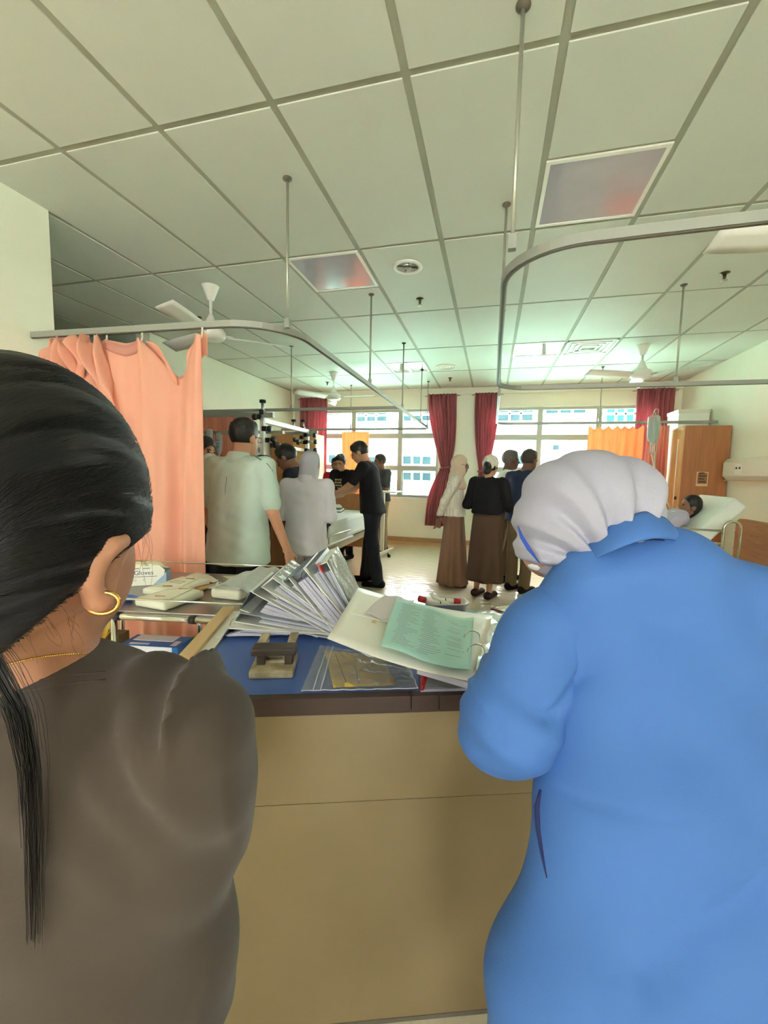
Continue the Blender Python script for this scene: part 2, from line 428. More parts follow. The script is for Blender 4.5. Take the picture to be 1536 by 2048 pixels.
# unseen ward end behind the camera; window openings added and sized for fill light
struct(Boxes('wall_near', [((-6, YN - .2, 0), (4, YN, 1.4)), ((-6, YN - .2, 2.5), (4, YN, H)), ((-6, YN - .2, 1.4), (-2.2, YN, 2.5)), ((-.9, YN - .2, 1.4), (.9, YN, 2.5)), ((2.2, YN - .2, 1.4), (4, YN, 2.5))], 'wall_paint'))
W1 = (-3.62, -1.02); W2 = (-0.16, 2.66)
struct(Boxes('wall_far', [((XL, YB, 0), (XR, YB + 0.2, WB)), ((XL, YB, WT), (XR, YB + 0.2, H)), ((XL, YB, WB), (W1[0], YB + 0.2, WT)),
                          ((W1[1], YB, WB), (W2[0], YB + 0.2, WT)), ((W2[1], YB, WB), (XR, YB + 0.2, WT)),
                          ((XL, YB - 0.025, 2.92), (XR, YB, H))], 'wall_paint'))
for nm, a, b in (('far', (XL, YB - 0.014, 0.075), (XR, YB, 0.16)), ('right', (XR - 0.014, YN, 0.075), (XR, YB, 0.16)), ('left', (XL, YG, 0.075), (XL + 0.014, YB, 0.16))):
    bb = struct(BoxB('baseboard_' + nm, a, b, 'skirting'))
def cove(nm, p0, p1, nrm):
    bm = bmesh.new(); pr = []
    for k in range(6):
        t = k / 5 * math.pi / 2; pr.append((0.07 * (1 - math.sin(t)), 0.075 * (1 - math.cos(t))))
    pr = pr + [(0, 0)]
    A = [Vector(p0) + Vector(nrm) * a + Vector((0, 0, b + 0.001)) for a, b in pr]
    b_prism(bm, A, Vector(p1) - Vector(p0)); return struct(link('trim_' + nm, bm_mesh(bm), 'cove'))
cove('1', (XL, YB, 0), (XR, YB, 0), (0, -1, 0)); cove('2', (XR, 0.5, 0), (XR, YB, 0), (-1, 0, 0)); cove('3', (XL, YG, 0), (XL, YB, 0), (1, 0, 0))
# windows: aluminium frames, bars, glass panes, sills
def window(i, x0, x1, vs, hs):
    fy0, fy1 = YB + 0.06, YB + 0.115; fw = 0.05
    root = struct(empty('window_%d' % i, ((x0 + x1) / 2, YB + 0.09, WB)))
    def put(nm, lo, hi, m): return child_world(BoxB(nm, lo, hi, m), root)
    put('frame_rail', (x0, fy0, WT - fw), (x1, fy1, WT), 'alu'); put('frame_rail', (x0, fy0, WB), (x1, fy1, WB + fw), 'alu')
    put('frame_stile', (x0, fy0, WB), (x0 + fw, fy1, WT), 'alu'); put('frame_stile', (x1 - fw, fy0, WB), (x1, fy1, WT), 'alu')
    for v in vs: put('mullion', (v - 0.045, fy0 - 0.01, WB), (v + 0.045, fy1, WT), 'alu')
    for z, wd in hs: put('transom', (x0, fy0 - 0.008, z - wd), (x1, fy1, z + wd), 'alu')
    put('window_sill', (x0 - 0.03, YB - 0.03, WB - 0.03), (x1 + 0.03, YB + 0.06, WB), 'white_paint')
    xs = [x0] + list(vs) + [x1]; zs = [WB] + sorted(z for z, _ in hs) + [WT]
    for a, b in zip(xs, xs[1:]):
        for c, d in zip(zs, zs[1:]):
            p = put('pane', (a + 0.02, YB + 0.085, c + 0.02), (b - 0.02, YB + 0.089, d - 0.02), 'glass')
            # opening sash around the lower panes
            if c < 1.2:
                s = 0.028
                put('sash', (a + 0.05, fy0 - 0.02, c + 0.045), (a + 0.05 + s, fy0, d - 0.03), 'alu')
    return root
window(1, W1[0], W1[1], (-2.75, -1.785), ((2.15, 0.05), (1.52, 0.05)))
window(2, W2[0], W2[1], (0.8, 1.775), ((2.12, 0.05), (1.52, 0.05)))
# pelmet line: a flat conduit above the windows
struct(BoxB('trim_4', (XL, YB - 0.05, 2.9), (XR, YB - 0.025, 2.925), 'wall_paint'))
# pipe in the far left corner
struct(Tube('trim_5', [(XL + 0.12, YB - 0.28, 2.0), (XL + 0.12, YB - 0.28, H)], 0.018, 'wall_paint'))

# ------------------------------------------------------------------ outside: the block across the yard
YF = 21.0
bld = empty('ward_block', (0, YF, -3.7)); tag(bld, 'white hospital block with rows of windows across the yard outside', 'building')
child_world(BoxB('facade_wall', (-30, YF, -3.7), (34, YF + 0.5, 5.3), 'facade'), bld)
child_world(BoxB('roof_slab', (-30, YF - 0.4, 5.3), (34, YF + 3, 5.5), 'facade'), bld)
def fwin(px0, py0, px1, py1, nx, nz, blind=False):
    a = PY(px0, py1, YF); b = PY(px1, py0, YF)
    x0, z0, x1, z1 = a.x, a.z, b.x, b.z
    w = child_world(Boxes('window', [((x0 - .08, YF - .06, z0 - .1), (x1 + .08, YF, z0)), ((x0 - .08, YF - .06, z1), (x1 + .08, YF, z1 + .1)), ((x0 - .08, YF - .06, z0), (x0, YF, z1)), ((x1, YF - .06, z0), (x1 + .08, YF, z1))]
        + [((x0 + (x1 - x0) * k / nx - .05, YF - .06, z0), (x0 + (x1 - x0) * k / nx + .05, YF, z1)) for k in range(1, nx)]
        + [((x0, YF - .06, z0 + (z1 - z0) * k / nz - .05), (x1, YF, z0 + (z1 - z0) * k / nz + .05)) for k in range(1, nz)], 'facade'), bld)
    for i in range(nx):
        for j in range(nz):
            p = BoxB('pane', (x0 + (x1 - x0) * i / nx, YF - .03, z0 + (z1 - z0) * j / nz), (x0 + (x1 - x0) * (i + 1) / nx, YF - .02, z0 + (z1 - z0) * (j + 1) / nz), 'facade_blind' if blind else 'facade_pane')
            child_world(p, w)
    child_world(BoxB('ledge', (x0 - .3, YF - .35, z0 - .28), (x1 + .3, YF, z0 - .14), 'facade_ledge'), bld)
for a in ((996, 812, 1066, 842, 3, 2, 0), (1092, 800, 1172, 827, 3, 2, 0), (1212, 812, 1290, 843, 4, 2, 1), (712, 819, 774, 843, 3, 2, 0), (806, 817, 862, 842, 3, 2, 0),
          (650, 812, 686, 830, 2, 2, 0), (806, 913, 862, 928, 3, 1, 0), (738, 914, 752, 927, 1, 1, 0), (658, 910, 690, 926, 2, 1, 0), (806, 946, 862, 960, 3, 1, 0), (700, 946, 752, 960, 3, 1, 0),
          (1105, 890, 1118, 900, 1, 1, 0), (1010, 912, 1070, 928, 3, 1, 0), (1010, 948, 1070, 962, 3, 1, 0)):
    fwin(*a)
a = PY(640, 990, YF - 1.5); b = PY(866, 968, YF - 1.5)
wk = BoxB('covered_walkway_roof', (a.x - 8, YF - 3.5, a.z), (b.x + 14, YF - 0.5, b.z), 'facade_ledge'); child_world(wk, bld)
struct(BoxB('yard_ground', (-40, YB + 0.3, -3.9), (44, YF + 1, -3.7), 'bounce_ground'))  # unseen yard, raised and coloured mint to bounce tinted light onto the ceiling
# ------------------------------------------------------------------ ceiling fittings
mat('acrylic', (186, 184, 196), 0.16, spec=0.9, coat=0.6, bump=0.05, bscale=9, var=0.06, vscale=4)
mat('mirror_louvre', (225, 228, 228), 0.08, metal=0.95)
def light_panel(x0, y0, label, mirror=False):
    root = empty('light_panel', (x0 + .3, y0 + .3, H)); tag(root, label, 'ceiling light')
    fr = bmesh.new(); w = 0.022; a, b, c, d = x0 + .012, x0 + .588, y0 + .012, y0 + .598
    for lo, hi in (((a, c, H - .006), (b, c + w, H + .006)), ((a, d - w, H - .006), (b, d, H + .006)), ((a, c + w, H - .006), (a + w, d - w, H + .006)), ((b - w, c + w, H - .006), (b, d - w, H + .006))):
        lo = Vector(lo); hi = Vector(hi); b_box(fr, (lo + hi) / 2, hi - lo)
    child_world(link('frame', bm_mesh(fr), 'white_paint'), root)
    if mirror:
        child_world(BoxB('reflector', (a + w, c + w, H + .002), (b - w, d - w, H + .006), 'mirror_louvre'), root)
        child_world(BoxB('tube_cover', (x0 + .27, c + w, H - .004), (x0 + .33, d - w, H + .001), 'rail_metal'), root)
    else:
        child_world(BoxB('diffuser', (a + w, c + w, H - .001), (b - w, d - w, H + .005), 'acrylic'), root)
light_panel(0.19, 1.798 + 0.6165, 'large square grey acrylic ceiling light nearest the camera, above the right curtain track')
light_panel(-1.61, 3.031, 'square grey acrylic ceiling light beside the round downlight')
light_panel(-1.61, 5.497 + 0.6165, 'small far ceiling light panel with mirror reflector, above the man in black', True)
light_panel(0.19, 5.497, 'far ceiling light panel with mirror reflector left of the square air grille', True)
# square air grille
root = empty('air_grille', (1.09, 5.8, H)); tag(root, 'square white louvred air grille in the far ceiling', 'air grille')
for k in range(4):
    s = 0.27 - 0.06 * k; bm = bmesh.new()
    for sx, sy in ((1, 0), (-1, 0), (0, 1), (0, -1)):
        c = Vector((1.09 + sx * s, 5.8 + sy * s, H - .004 - .002 * k)); b_box(bm, c, (0.02 if sx else 2 * s + .02, 0.02 if sy else 2 * s + .02, 0.016))
    child_world(link('louvre', bm_mesh(bm), 'white_paint'), root)
# downlight and round diffuser
root = empty('downlight', (-0.711, 3.349, H)); tag(root, 'round recessed downlight with white rim and dark reflector', 'downlight')
child_world(Lathe('rim', [(.115, .002), (.12, -.008), (.1, -.016), (.088, -.012), (.088, .002)], (-0.711, 3.349, H), 'white_paint', n=32), root)
child_world(Lathe('reflector', [(.088, -.006), (.07, .0), (.0, .003), (.0, .004), (.088, .004)], (-0.711, 3.349, H), 'chrome', n=24), root)
child_world(Lathe('lamp', [(.03, .003), (.036, -.006), (.02, -.012), (.0, -.013)], (-0.711, 3.349, H), 'rail_dark', n=16), root)
for k in range(4):
    an = k * math.pi / 2 + .4
    child_world(Box('fin', (-0.711 + .055 * math.cos(an), 3.349 + .055 * math.sin(an), H - .004), (.06, .004, .012), 'rail_dark', None, Matrix.Rotation(an, 3, 'Z')), root)
root = empty('ceiling_diffuser', (-0.74, 6.455, H)); tag(root, 'small round slatted air diffuser high over the far room', 'air diffuser')
for k, r_ in enumerate((.15, .11, .07, .035)):
    child_world(Lathe('ring', [(r_, .002), (r_, -.012 - .003 * k), (r_ - .022, -.018 - .003 * k), (r_ - .024, .002)], (-0.74, 6.455, H), 'offwhite', n=24), root)
# sprinklers
def sprinkler(x, y, label):
    root = empty('sprinkler', (x, y, H)); tag(root, label, 'sprinkler', 'ceiling sprinklers')
    child_world(Lathe('escutcheon', [(.036, 0), (.036, -.006), (.018, -.012), (.0, -.012)], (x, y, H), 'brass_dark', n=14), root)
    child_world(Lathe('body', [(.012, -.01), (.012, -.035), (.008, -.05), (.006, -.06)], (x, y, H), 'brass_dark', n=10), root)
    child_world(Lathe('deflector', [(.022, -.058), (.022, -.063), (.0, -.064)], (x, y, H), 'steel', n=12), root)
for x, y, l in ((-.715, 3.96, 'ceiling sprinkler just beyond the round downlight'), (1.69, 3.956, 'ceiling sprinkler at the right edge, past the curtain track corner'),
                (-3.1, 3.955, 'ceiling sprinkler left of the nearest ceiling fan'), (-2.95, 7.19, 'ceiling sprinkler near the far left fan by the windows'),
                (-.75, 7.2, 'ceiling sprinkler between the two window bays'), (1.69, 7.19, 'ceiling sprinkler behind the far right fan')): sprinkler(x, y, l)
# fans
def fan(x, y, hub, ang, label):
    root = empty('ceiling_fan', (x, y, H)); tag(root, label, 'ceiling fan', 'ceiling fans')
    def put(o): return child_world(o, root)
    put(Lathe('canopy', [(.075, 0), (.07, -.01), (.028, -.12), (.02, -.125)], (x, y, H), 'white_paint', n=20))
    put(Tube('down_rod', [(x, y, H - .1), (x, y, hub + .1)], .013, 'white_paint'))
    put(Lathe('lower_canopy', [(.014, .17), (.02, .16), (.06, .07), (.07, .05)], (x, y, hub), 'white_paint', n=20))
    put(Lathe('motor', [(.05, .055), (.105, .045), (.122, .015), (.122, -.02), (.1, -.045), (.03, -.052), (.0, -.052)], (x, y, hub), 'white_paint', n=28))
    for k in range(3):
        a = ang + k * 2 * math.pi / 3; d = Vector((math.cos(a), math.sin(a), 0)); s = Vector((-d.y, d.x, 0)); c = Vector((x, y, hub - .01))
        def f(u, v, d=d, s=s, c=c):
            r_ = .13 + .57 * u; w = .055 + .02 * math.sin(u * 2.4); return c + d * r_ + s * ((v - .5) * 2 * w) + Vector((0, 0, (v - .5) * .05))
        bl = put(link('blade', grid_mesh(f, 10, 3, .005), 'white_paint', None, True))
        child_world(Box('blade_bracket', c + d * .13 + Vector((0, 0, .004)), (.1, .045, .008), 'white_paint', None, Matrix.Rotation(a, 3, 'Z')), bl)
fan(-2.48, 3.33, 2.62, R(40), 'white ceiling fan nearest, above the peach curtain on the left')
fan(-2.566, 6.53, 2.64, R(-5), 'far white ceiling fan in front of the left red curtain')
fan(1.713, 5.837, 2.68, R(200), 'white ceiling fan over the patient bed on the right')
fan(1.71, 2.64, 2.62, R(188), 'ceiling fan mostly cut off at the upper right edge')

# ------------------------------------------------------------------ curtain tracks
def arc(c, r_, a0, a1, n=8): return [Vector((c[0] + r_ * math.cos(a0 + (a1 - a0) * k / n), c[1] + r_ * math.sin(a0 + (a1 - a0) * k / n), c[2])) for k in range(n + 1)]
def track(label, path, rods, ends=()):
    root = empty('curtain_track', path[0]); tag(root, label, 'curtain track', 'bedside curtain tracks')
    bm = bmesh.new(); b_sweep(bm, path, [(-.013, 0), (.013, 0), (.013, .034), (-.013, .034)]); child_world(link('rail', bm_mesh(bm), 'rail_metal'), root)
    bm = bmesh.new(); b_sweep(bm, path, [(-.006, -.004), (.006, -.004), (.006, .0), (-.006, .0)]); child_world(link('slot', bm_mesh(bm), 'rail_dark'), root)
    for x, y in rods:
        rd = child_world(Tube('hanger_rod', [(x, y, path[0][2] + .03), (x, y, H)], .008, 'rod_metal'), root)
        child_world(Lathe('ceiling_cup', [(.026, 0), (.026, -.008), (.012, -.018), (.009, -.02)], (x, y, H), 'rail_dark', n=14), rd)
        child_world(Box('clamp', (x, y, path[0][2] + .05), (.028, .028, .05), 'rail_metal'), rd)
ZR = 2.205
xl = -1.13
pl = [Vector((XN, 2.03, ZR)), Vector((-2.0, 2.065, ZR)), Vector((-1.6, 2.08, ZR))] + arc((xl - .36, 2.45, ZR), .36, -math.pi / 2, 0, 10) + [Vector((xl, 3.5, ZR)), Vector((xl, 4.9, ZR)), Vector((xl, 7.3, ZR))]
track('long left curtain track curving from the peach curtain toward the windows', pl, ((-1.165, 2.24), (xl, 3.777), (xl, 5.22), (xl, 6.61)))
track('far left cross curtain track behind the traction frame', [Vector((XL, 5.08, ZR)), Vector((-2.6, 5.08, ZR)), Vector((xl, 5.08, ZR))], ((-2.587, 5.08),))
track('curtain track crossing just in front of the left window', [Vector((XL, 7.5, ZR)), Vector((-2.5, 7.5, ZR))] + arc((xl - .12, 7.38, ZR), .12, math.pi / 2, 0, 6), ((-2.6, 7.5), (-1.15, 7.42)))
xr = 0.014
pr_ = [Vector((XR, 1.57, ZR)), Vector((1.6, 1.58, ZR)), Vector((.45, 1.6, ZR))] + arc((xr + .28, 1.885, ZR), .28, -math.pi / 2, -math.pi, 10) + [Vector((xr, 2.6, ZR)), Vector((xr, 3.6, ZR))] + arc((xr + .26, 3.84, ZR), .26, math.pi, math.pi / 2, 8) + [Vector((.9, 4.11, ZR)), Vector((XR, 4.14, ZR))]
track('big U shaped curtain track at upper right', pr_, ((.034, 1.645), (xr, 2.73), (1.475, 4.12), (.03, 4.0)))
track('far right curtain track holding the orange curtain by the wardrobe', [Vector((xr + .02, 4.35, ZR)), Vector((xr + .02, 6.4, ZR))] + arc((xr + .22, 6.64, ZR), .2, math.pi, math.pi / 2, 6) + [Vector((1.5, 6.84, ZR)), Vector((XR, 6.84, ZR))], ((1.5, 6.84), (xr + .02, 4.4)))
# ------------------------------------------------------------------ curtains
mat('peach_cloth', (248, 192, 164), 0.85, transl=0.35, var=0.05, vscale=3, bump=0.05, bscale=200)
mat('orange_cloth', (250, 186, 142), 0.85, transl=0.5, var=0.06, vscale=3)
mat('coral_cloth', (230, 172, 154), 0.85, transl=0.4, var=0.06, vscale=3)
mat('red_cloth', (200, 124, 134), 0.85, transl=0.45, var=0.35, vscale=14, stretch=(1, 1, 0.15))
mat('hook_plastic', (236, 226, 206), 0.5)
def fold(u, n, ph=0.0): return math.sin(u * n * 2 * math.pi + ph) + 0.35 * math.sin(u * n * 4.7 * math.pi + ph * 2.3 + 1)
def bed_curtain(label, p0, p1, zb, nf, amp, m, hooks, sag, name='bed_curtain', thick=.003, nu=120, nv=36, header=None):
    """hooks: list of u positions carried by the track; the top edge sags between them"""
    p0 = Vector(p0); p1 = Vector(p1); d = (p1 - p0); nrm = Vector((-d.y, d.x, 0)).normalized(); hooks = sorted(hooks)
    root = empty(name, (p0 + p1) / 2 * Vector((1, 1, 0)) if False else ((p0.x + p1.x) / 2, (p0.y + p1.y) / 2, zb)); tag(root, label, 'curtain')
    def top(u):
        for a, b in zip(hooks, hooks[1:]):
            if a <= u <= b:
                t = (u - a) / max(b - a, 1e-6); s = sag * min(1.0, (b - a) * d.length / .25); return -s * (1 - abs(2 * t - 1) ** 1.3)
        return 0.0
    def f(u, v):
        zt = p0.z + (p1.z - p0.z) * u - .03 + top(u); z = zt + (zb - zt) * v
        k = amp * (0.35 + 0.65 * min(1, v * 3)) * fold(u, nf, v * .6); k += .012 * math.sin(v * 5 + u * 9)
        return p0 + d * u + nrm * k + Vector((0, 0, z - (p0.z + (p1.z - p0.z) * u)))
    child_world(link('cloth', grid_mesh(f, nu, nv, thick), m, None, True), root)
    for u in hooks:
        q = p0 + d * u; child_world(Tube('hook', [q + Vector((0, 0, .01)), q + Vector((0, 0, -.02)), q + nrm * .008 + Vector((0, 0, -.05))], .004, 'hook_plastic', n=6), root)
    return root
# near peach curtain: three hooks, a deep V between the last two
ya = 2.07
def peach():
    root = empty('bed_curtain', (-1.95, ya, .3)); tag(root, 'large peach bed curtain hanging on the left track, sagging between hooks', 'curtain')
    P = [(-2.29, 2.17), (-2.265, 2.175), (-2.13, 2.15), (-2.004, 2.165), (-1.92, 2.08), (-1.86, 2.0), (-1.81, 1.955), (-1.77, 1.965), (-1.72, 2.03), (-1.66, 2.11), (-1.61, 2.165), (-1.585, 2.155)]
    xs = [p[0] for p in P]; zs = [p[1] for p in P]
    def f(u, v):
        x = -2.29 + .705 * u; zt = float(np.interp(x, xs, zs)); z = zt + (.3 - zt) * v
        w = min(1, v * 2.2)
        k = .034 * math.sin((x + 2.29) * 21 + .5 + .5 * v) * (.3 + .7 * w) + .02 * math.sin((x + 2.29) * 44 + 1 + v) * w + .008 * math.sin((x + 2.29) * 83 + 2 + 2 * v) * w
        # folds that radiate from the hooks toward the middle of the drape
        for hx in (-2.004, -1.6):
            dx = (x - hx) - (.1 if hx < -1.9 else -.05) * v * 2; k += .03 * math.exp(-(dx / .035) ** 2) * math.exp(-v * 2.0)
        k -= .05 * math.exp(-((x + 1.8) / .1) ** 2) * math.exp(-v * 5)
        xx = x + (-.03 * v * u) + .012 * math.sin(v * 4 + u * 5) * v
        return Vector((xx, ya - k, z))
    child_world(link('cloth', grid_mesh(f, 150, 70, .003), 'peach_cloth', None, True), root)
    # folded header tape seen behind the sag
    def g(u, v):
        x = -2.0 + .2 * u; zt = float(np.interp(x, xs, zs)); return Vector((x, ya + .02 + .02 * v, zt + .0 + .055 * (1 - v) * math.sin(u * math.pi) - .05 * v))
    child_world(link('header', grid_mesh(g, 20, 6, .003), 'peach_cloth', None, True), root)
    def g2(u, v):
        x = -1.73 + .14 * u; zt = float(np.interp(x, xs, zs)); return Vector((x, ya + .03, zt + .05 * (1 - u) * (1 - v) + .02 - .12 * v))
    child_world(link('header', grid_mesh(g2, 14, 6, .003), 'peach_cloth', None, True), root)
    def g3(u, v):
        x = -2.262 + .258 * u; zt = float(np.interp(x, xs, zs)); k = .022 * math.sin((x + 2.29) * 21 + .5) * .4
        return Vector((x, ya - k - .006, zt + .004 - .06 * v - .02 * math.sin(u * math.pi)))
    child_world(link('header', grid_mesh(g3, 20, 3, .004), 'coral_cloth', None, True), root)
    for x, z in ((-2.262, 2.17), (-2.004, 2.165), (-1.598, 2.16)):
        child_world(Tube('hook', [(x, ya, ZR), (x, ya, z + .01), (x, ya - .012, z - .02)], .0055, 'hook_plastic', n=6), root)
peach()
# the gathered end of the same kind of curtain, bunched up on the track
def bunch():
    root = empty('gathered_curtain', (-2.5, 2.05, 1.2)); tag(root, 'peach curtain gathered into a crumpled bunch at the left end of the track', 'curtain')
    rnd = random.Random(3)
    for k in range(9):
        x = -2.72 + .055 * k; yy = 2.05 - .03 * (k % 2); sl = .05 + .12 * rnd.random(); ph = rnd.random() * 6
        def f(u, v, x=x, yy=yy, sl=sl, ph=ph, k=k):
            z = 2.165 - .05 * (k < 2) - 1.1 * v
            w = .05 + .05 * math.sin(v * 3)
            return Vector((x + sl * v * (1.2 if v < .4 else .8) + (u - .5) * w, yy - .05 * math.sin(u * math.pi) * (1 + .8 * math.sin(v * 17 + ph)) + .02 * math.sin(v * 23 + ph * 2), z + .03 * math.sin(u * 5 + ph)))
        child_world(link('pleat', grid_mesh(f, 10, 40, .003), 'peach_cloth', None, True), root)
    for k in range(7):
        x = -2.6 + .045 * k; child_world(Tube('hook', [(x, 2.05, ZR), (x, 2.05, 2.15)], .005, 'hook_plastic', n=6), root)
bunch()
bed_curtain('coral curtain hanging behind the drip bags, left of the traction frame', (-3.98, 5.08, ZR), (-3.15, 5.08, ZR), .5, 7, .03, 'coral_cloth', [i / 9 for i in range(10)], .05)
bed_curtain('small orange curtain seen in the left window behind the man in black', (-2.78, 7.5, ZR), (-2.24, 7.5, ZR), .5, 6, .02, 'orange_cloth', [i / 10 for i in range(11)], .02)
bed_curtain('bright orange backlit curtain in front of the right window', (1.36, 6.84, ZR), (2.1, 6.84, ZR), .5, 5, .03, 'orange_cloth', [0.04, .2, .36, .52, .66, .8, .96], .1)
bed_curtain('coral curtain gathered beside the wardrobe on the right', (2.14, 6.84, ZR), (2.42, 6.84, ZR), .4, 5, .04, 'coral_cloth', [0, .15, .3, .45, .6, .75, .9, 1], .03)
# red window curtains
def window_curtain(label, x0, x1, tie=None, zb=.42):
    """tie: (x centre, z, half width) of the knot"""
    root = empty('window_curtain', ((x0 + x1) / 2, YB - .08, zb)); tag(root, label, 'curtain', 'red window curtains')
    zt = 2.91; xm = (x0 + x1) / 2; hw = (x1 - x0) / 2
    def f(u, v):
        z = zt + (zb - zt) * v; c, w = xm, hw
        if tie:
            tx, tz, tw, bx, bw = tie; vt = (zt - tz) / (zt - zb)
            if v < vt:
                t = v / vt; s = t * t * (3 - 2 * t); c = xm + (tx - xm) * s; w = hw + (tw - hw) * (t ** 2.2)
            else:
                t = (v - vt) / (1 - vt); s = 1 - (1 - t) ** 2; c = tx + (bx - tx) * s; w = tw + (bw - tw) * min(1, s * 1.3)
        y = YB - .09 - .028 * math.sin(u * 15 * math.pi) * (w / hw) ** .3 - .012 * math.sin(u * 37 + v * 3)
        return Vector((c + (u - .5) * 2 * w, y, z))
    child_world(link('cloth', grid_mesh(f, 90, 40, .004), 'red_cloth', None, True), root)
    if tie:
        tx, tz, tw = tie[:3]; bm = bmesh.new(); b_tube(bm, [Vector((tx + (tw + .015) * math.cos(a), YB - .09 + .05 * math.sin(a), tz + .02 * math.cos(a))) for a in [k * math.pi / 8 for k in range(16)]], .018, 8, True)
        child_world(link('tieback', bm_mesh(bm), 'red_cloth', None, True), root)
    child_world(Tube('curtain_rod', [(x0 - .06, YB - .06, 2.88), (x1 + .06, YB - .06, 2.88)], .008, 'alu', n=8), root)
window_curtain('dark red curtain at the far left window edge, hanging straight', -3.86, -3.27, None, .5)
window_curtain('red curtain tied at the waist, right side of the left window', -1.23, -.7, (-.86, 1.54, .085, -1.03, .19))
window_curtain('red curtain tied back, left side of the right window behind the group', -.36, .08, (-.16, 1.5, .08, -.1, .17))
window_curtain('red curtain at the far right window corner behind the drip bottle', 2.3, 2.86, None, .5)
# ------------------------------------------------------------------ wall fittings, wardrobes
def wardrobe(label, lo, hi, face, m, extras):
    lo = Vector(lo); hi = Vector(hi); root = empty('wardrobe', ((lo.x + hi.x) / 2, (lo.y + hi.y) / 2, 0)); tag(root, label, 'wardrobe')
    child_world(BoxB('body', lo, hi, m, None, .004), root)
    if face == '-x':
        n = 2; d = (hi.y - lo.y) / n
        for k in range(n):
            dr = child_world(BoxB('door', (lo.x - .02, lo.y + d * k + .006, .08), (lo.x, lo.y + d * (k + 1) - .006, hi.z - .02), 'wood_pale', None, .003), root)
            child_world(Tube('handle', [(lo.x - .05, lo.y + d * k + .06, .95), (lo.x - .05, lo.y + d * k + .06, 1.95)], .008, 'offwhite', n=8), dr)
            child_world(Box('lock', (lo.x - .03, lo.y + d * k + .06, .98 + .18), (.03, .03, .04), 'black_plastic'), dr)
    else:
        n = 2; d = (hi.x - lo.x) / n
        for k in range(n):
            dr = child_world(BoxB('door', (lo.x + d * k + .005, lo.y - .02, .08), (lo.x + d * (k + 1) - .005, lo.y, hi.z - .02), ('wood', 'wood_pale')[k], None, .003), root)
            child_world(Box('knob', (lo.x + d * (k + .85 if k == 0 else k + .15), lo.y - .03, 1.1), (.02, .03, .05), 'black_plastic'), dr)
    return root
wr = wardrobe('tall brown wooden wardrobe against the right wall with a small printed sticker', (2.46, 6.42, 0), (2.985, 7.45, 2.125), '-x', 'wood_red', 0)
# sticker on the side that faces the room
mat('sticker_cream', (216, 188, 142), 0.6); mat('sticker_brown', (150, 104, 66), 0.6); mat('ink_dark', (70, 54, 44), 0.7)
a = PY(1391, 972, 6.42); b = PY(1417, 944, 6.42)
stk = child_world(BoxB('sticker', (a.x, 6.414, a.z), (b.x, 6.419, b.z), 'sticker_cream'), wr)
child_world(BoxB('print_panel', (a.x + .012, 6.412, a.z + .03), (b.x - .012, 6.414, b.z - .015), 'sticker_brown'), stk)
for k in range(4):
    zz = a.z + .05 + .038 * k; child_world(BoxB('print_line', (a.x + .025, 6.4105, zz), (b.x - .025 - .02 * (k % 2), 6.412, zz + .016), 'ink_dark'), stk)
wardrobe('far wooden wardrobe in the left corner beside the dark red curtain', (-3.98, 7.02, 0), (-3.1, 7.42, 2.09), '-y', 'wood', 0)
bx = empty('storage_box', (2.78, 7.2, 2.125)); tag(bx, 'white box lying on top of the right wardrobe', 'box')
child_world(BoxB('body', (2.58, 7.0, 2.13), (2.97, 7.4, 2.4), 'white_paint', None, .006), bx); child_world(BoxB('lid', (2.57, 6.99, 2.37), (2.98, 7.41, 2.42), 'offwhite', None, .006), bx)
def bedhead_panel(label, x, sgn, y0, y1, z0, z1, ng):
    root = empty('bedhead_panel', (x, (y0 + y1) / 2, z0)); tag(root, label, 'wall panel')
    bm = bmesh.new(); dp = .1
    pr = [(0, z0), (dp * .55, z0), (dp, z0 + .05), (dp, z1 - .05), (dp * .6, z1), (0, z1)]
    b_prism(bm, [Vector((x + sgn * a, y0, z)) for a, z in pr], (0, y1 - y0, 0)); child_world(link('housing', bm_mesh(bm), 'offwhite'), root)
    child_world(BoxB('lower_channel', (min(x, x + sgn * .085), y0, z0 - .012), (max(x, x + sgn * .085), y1, z0), 'sticker_cream'), root)
    for k in range(ng):
        yy = y0 + (y1 - y0) * (k + .5) / ng; xx = x + sgn * dp
        pl_ = child_world(Box('socket_plate', (xx, yy, (z0 + z1) / 2), (.012, .15, .13), 'white_paint'), root)
        for dy in (-.035, .035): child_world(Lathe('outlet', [(.014, 0), (.014, .01), (.0, .011)], (xx + sgn * .004, yy + dy, (z0 + z1) / 2 + .01), 'rail_dark', n=10, rot=Matrix.Rotation(sgn * math.pi / 2, 3, 'Y')), pl_)
bedhead_panel('cream bedhead service panel with sockets on the right wall', 3.0, -1, 4.2, 6.36, 1.42, 1.69, 3)
bedhead_panel('cream bedhead service panel with two dark outlets on the left wall', XL, 1, 6.2, 7.0, 1.33, 1.62, 1)
mat('poster_blue', (120, 138, 150), 0.6); mat('paper_white', (238, 238, 230), 0.7)
for lab, y0, y1, z0, z1, m in (('small blue grey notice taped above the left bedhead panel', 6.32, 6.52, 1.66, 1.9, 'poster_blue'), ('white paper sheet taped above the left bedhead panel', 6.56, 6.8, 1.64, 1.88, 'paper_white')):
    nt = empty('notice', (XL, (y0 + y1) / 2, z0)); tag(nt, lab, 'notice'); child_world(BoxB('sheet', (XL, y0, z0), (XL + .003, y1, z1), m), nt)
    child_world(Lathe('print_ring', [(.05, 0), (.05, .001), (.0, .0012)], (XL + .003, (y0 + y1) / 2, (z0 + z1) / 2 + .02), 'sticker_cream' if m != 'paper_white' else 'poster_blue', n=14, rot=Matrix.Rotation(math.pi / 2, 3, 'Y')), nt)
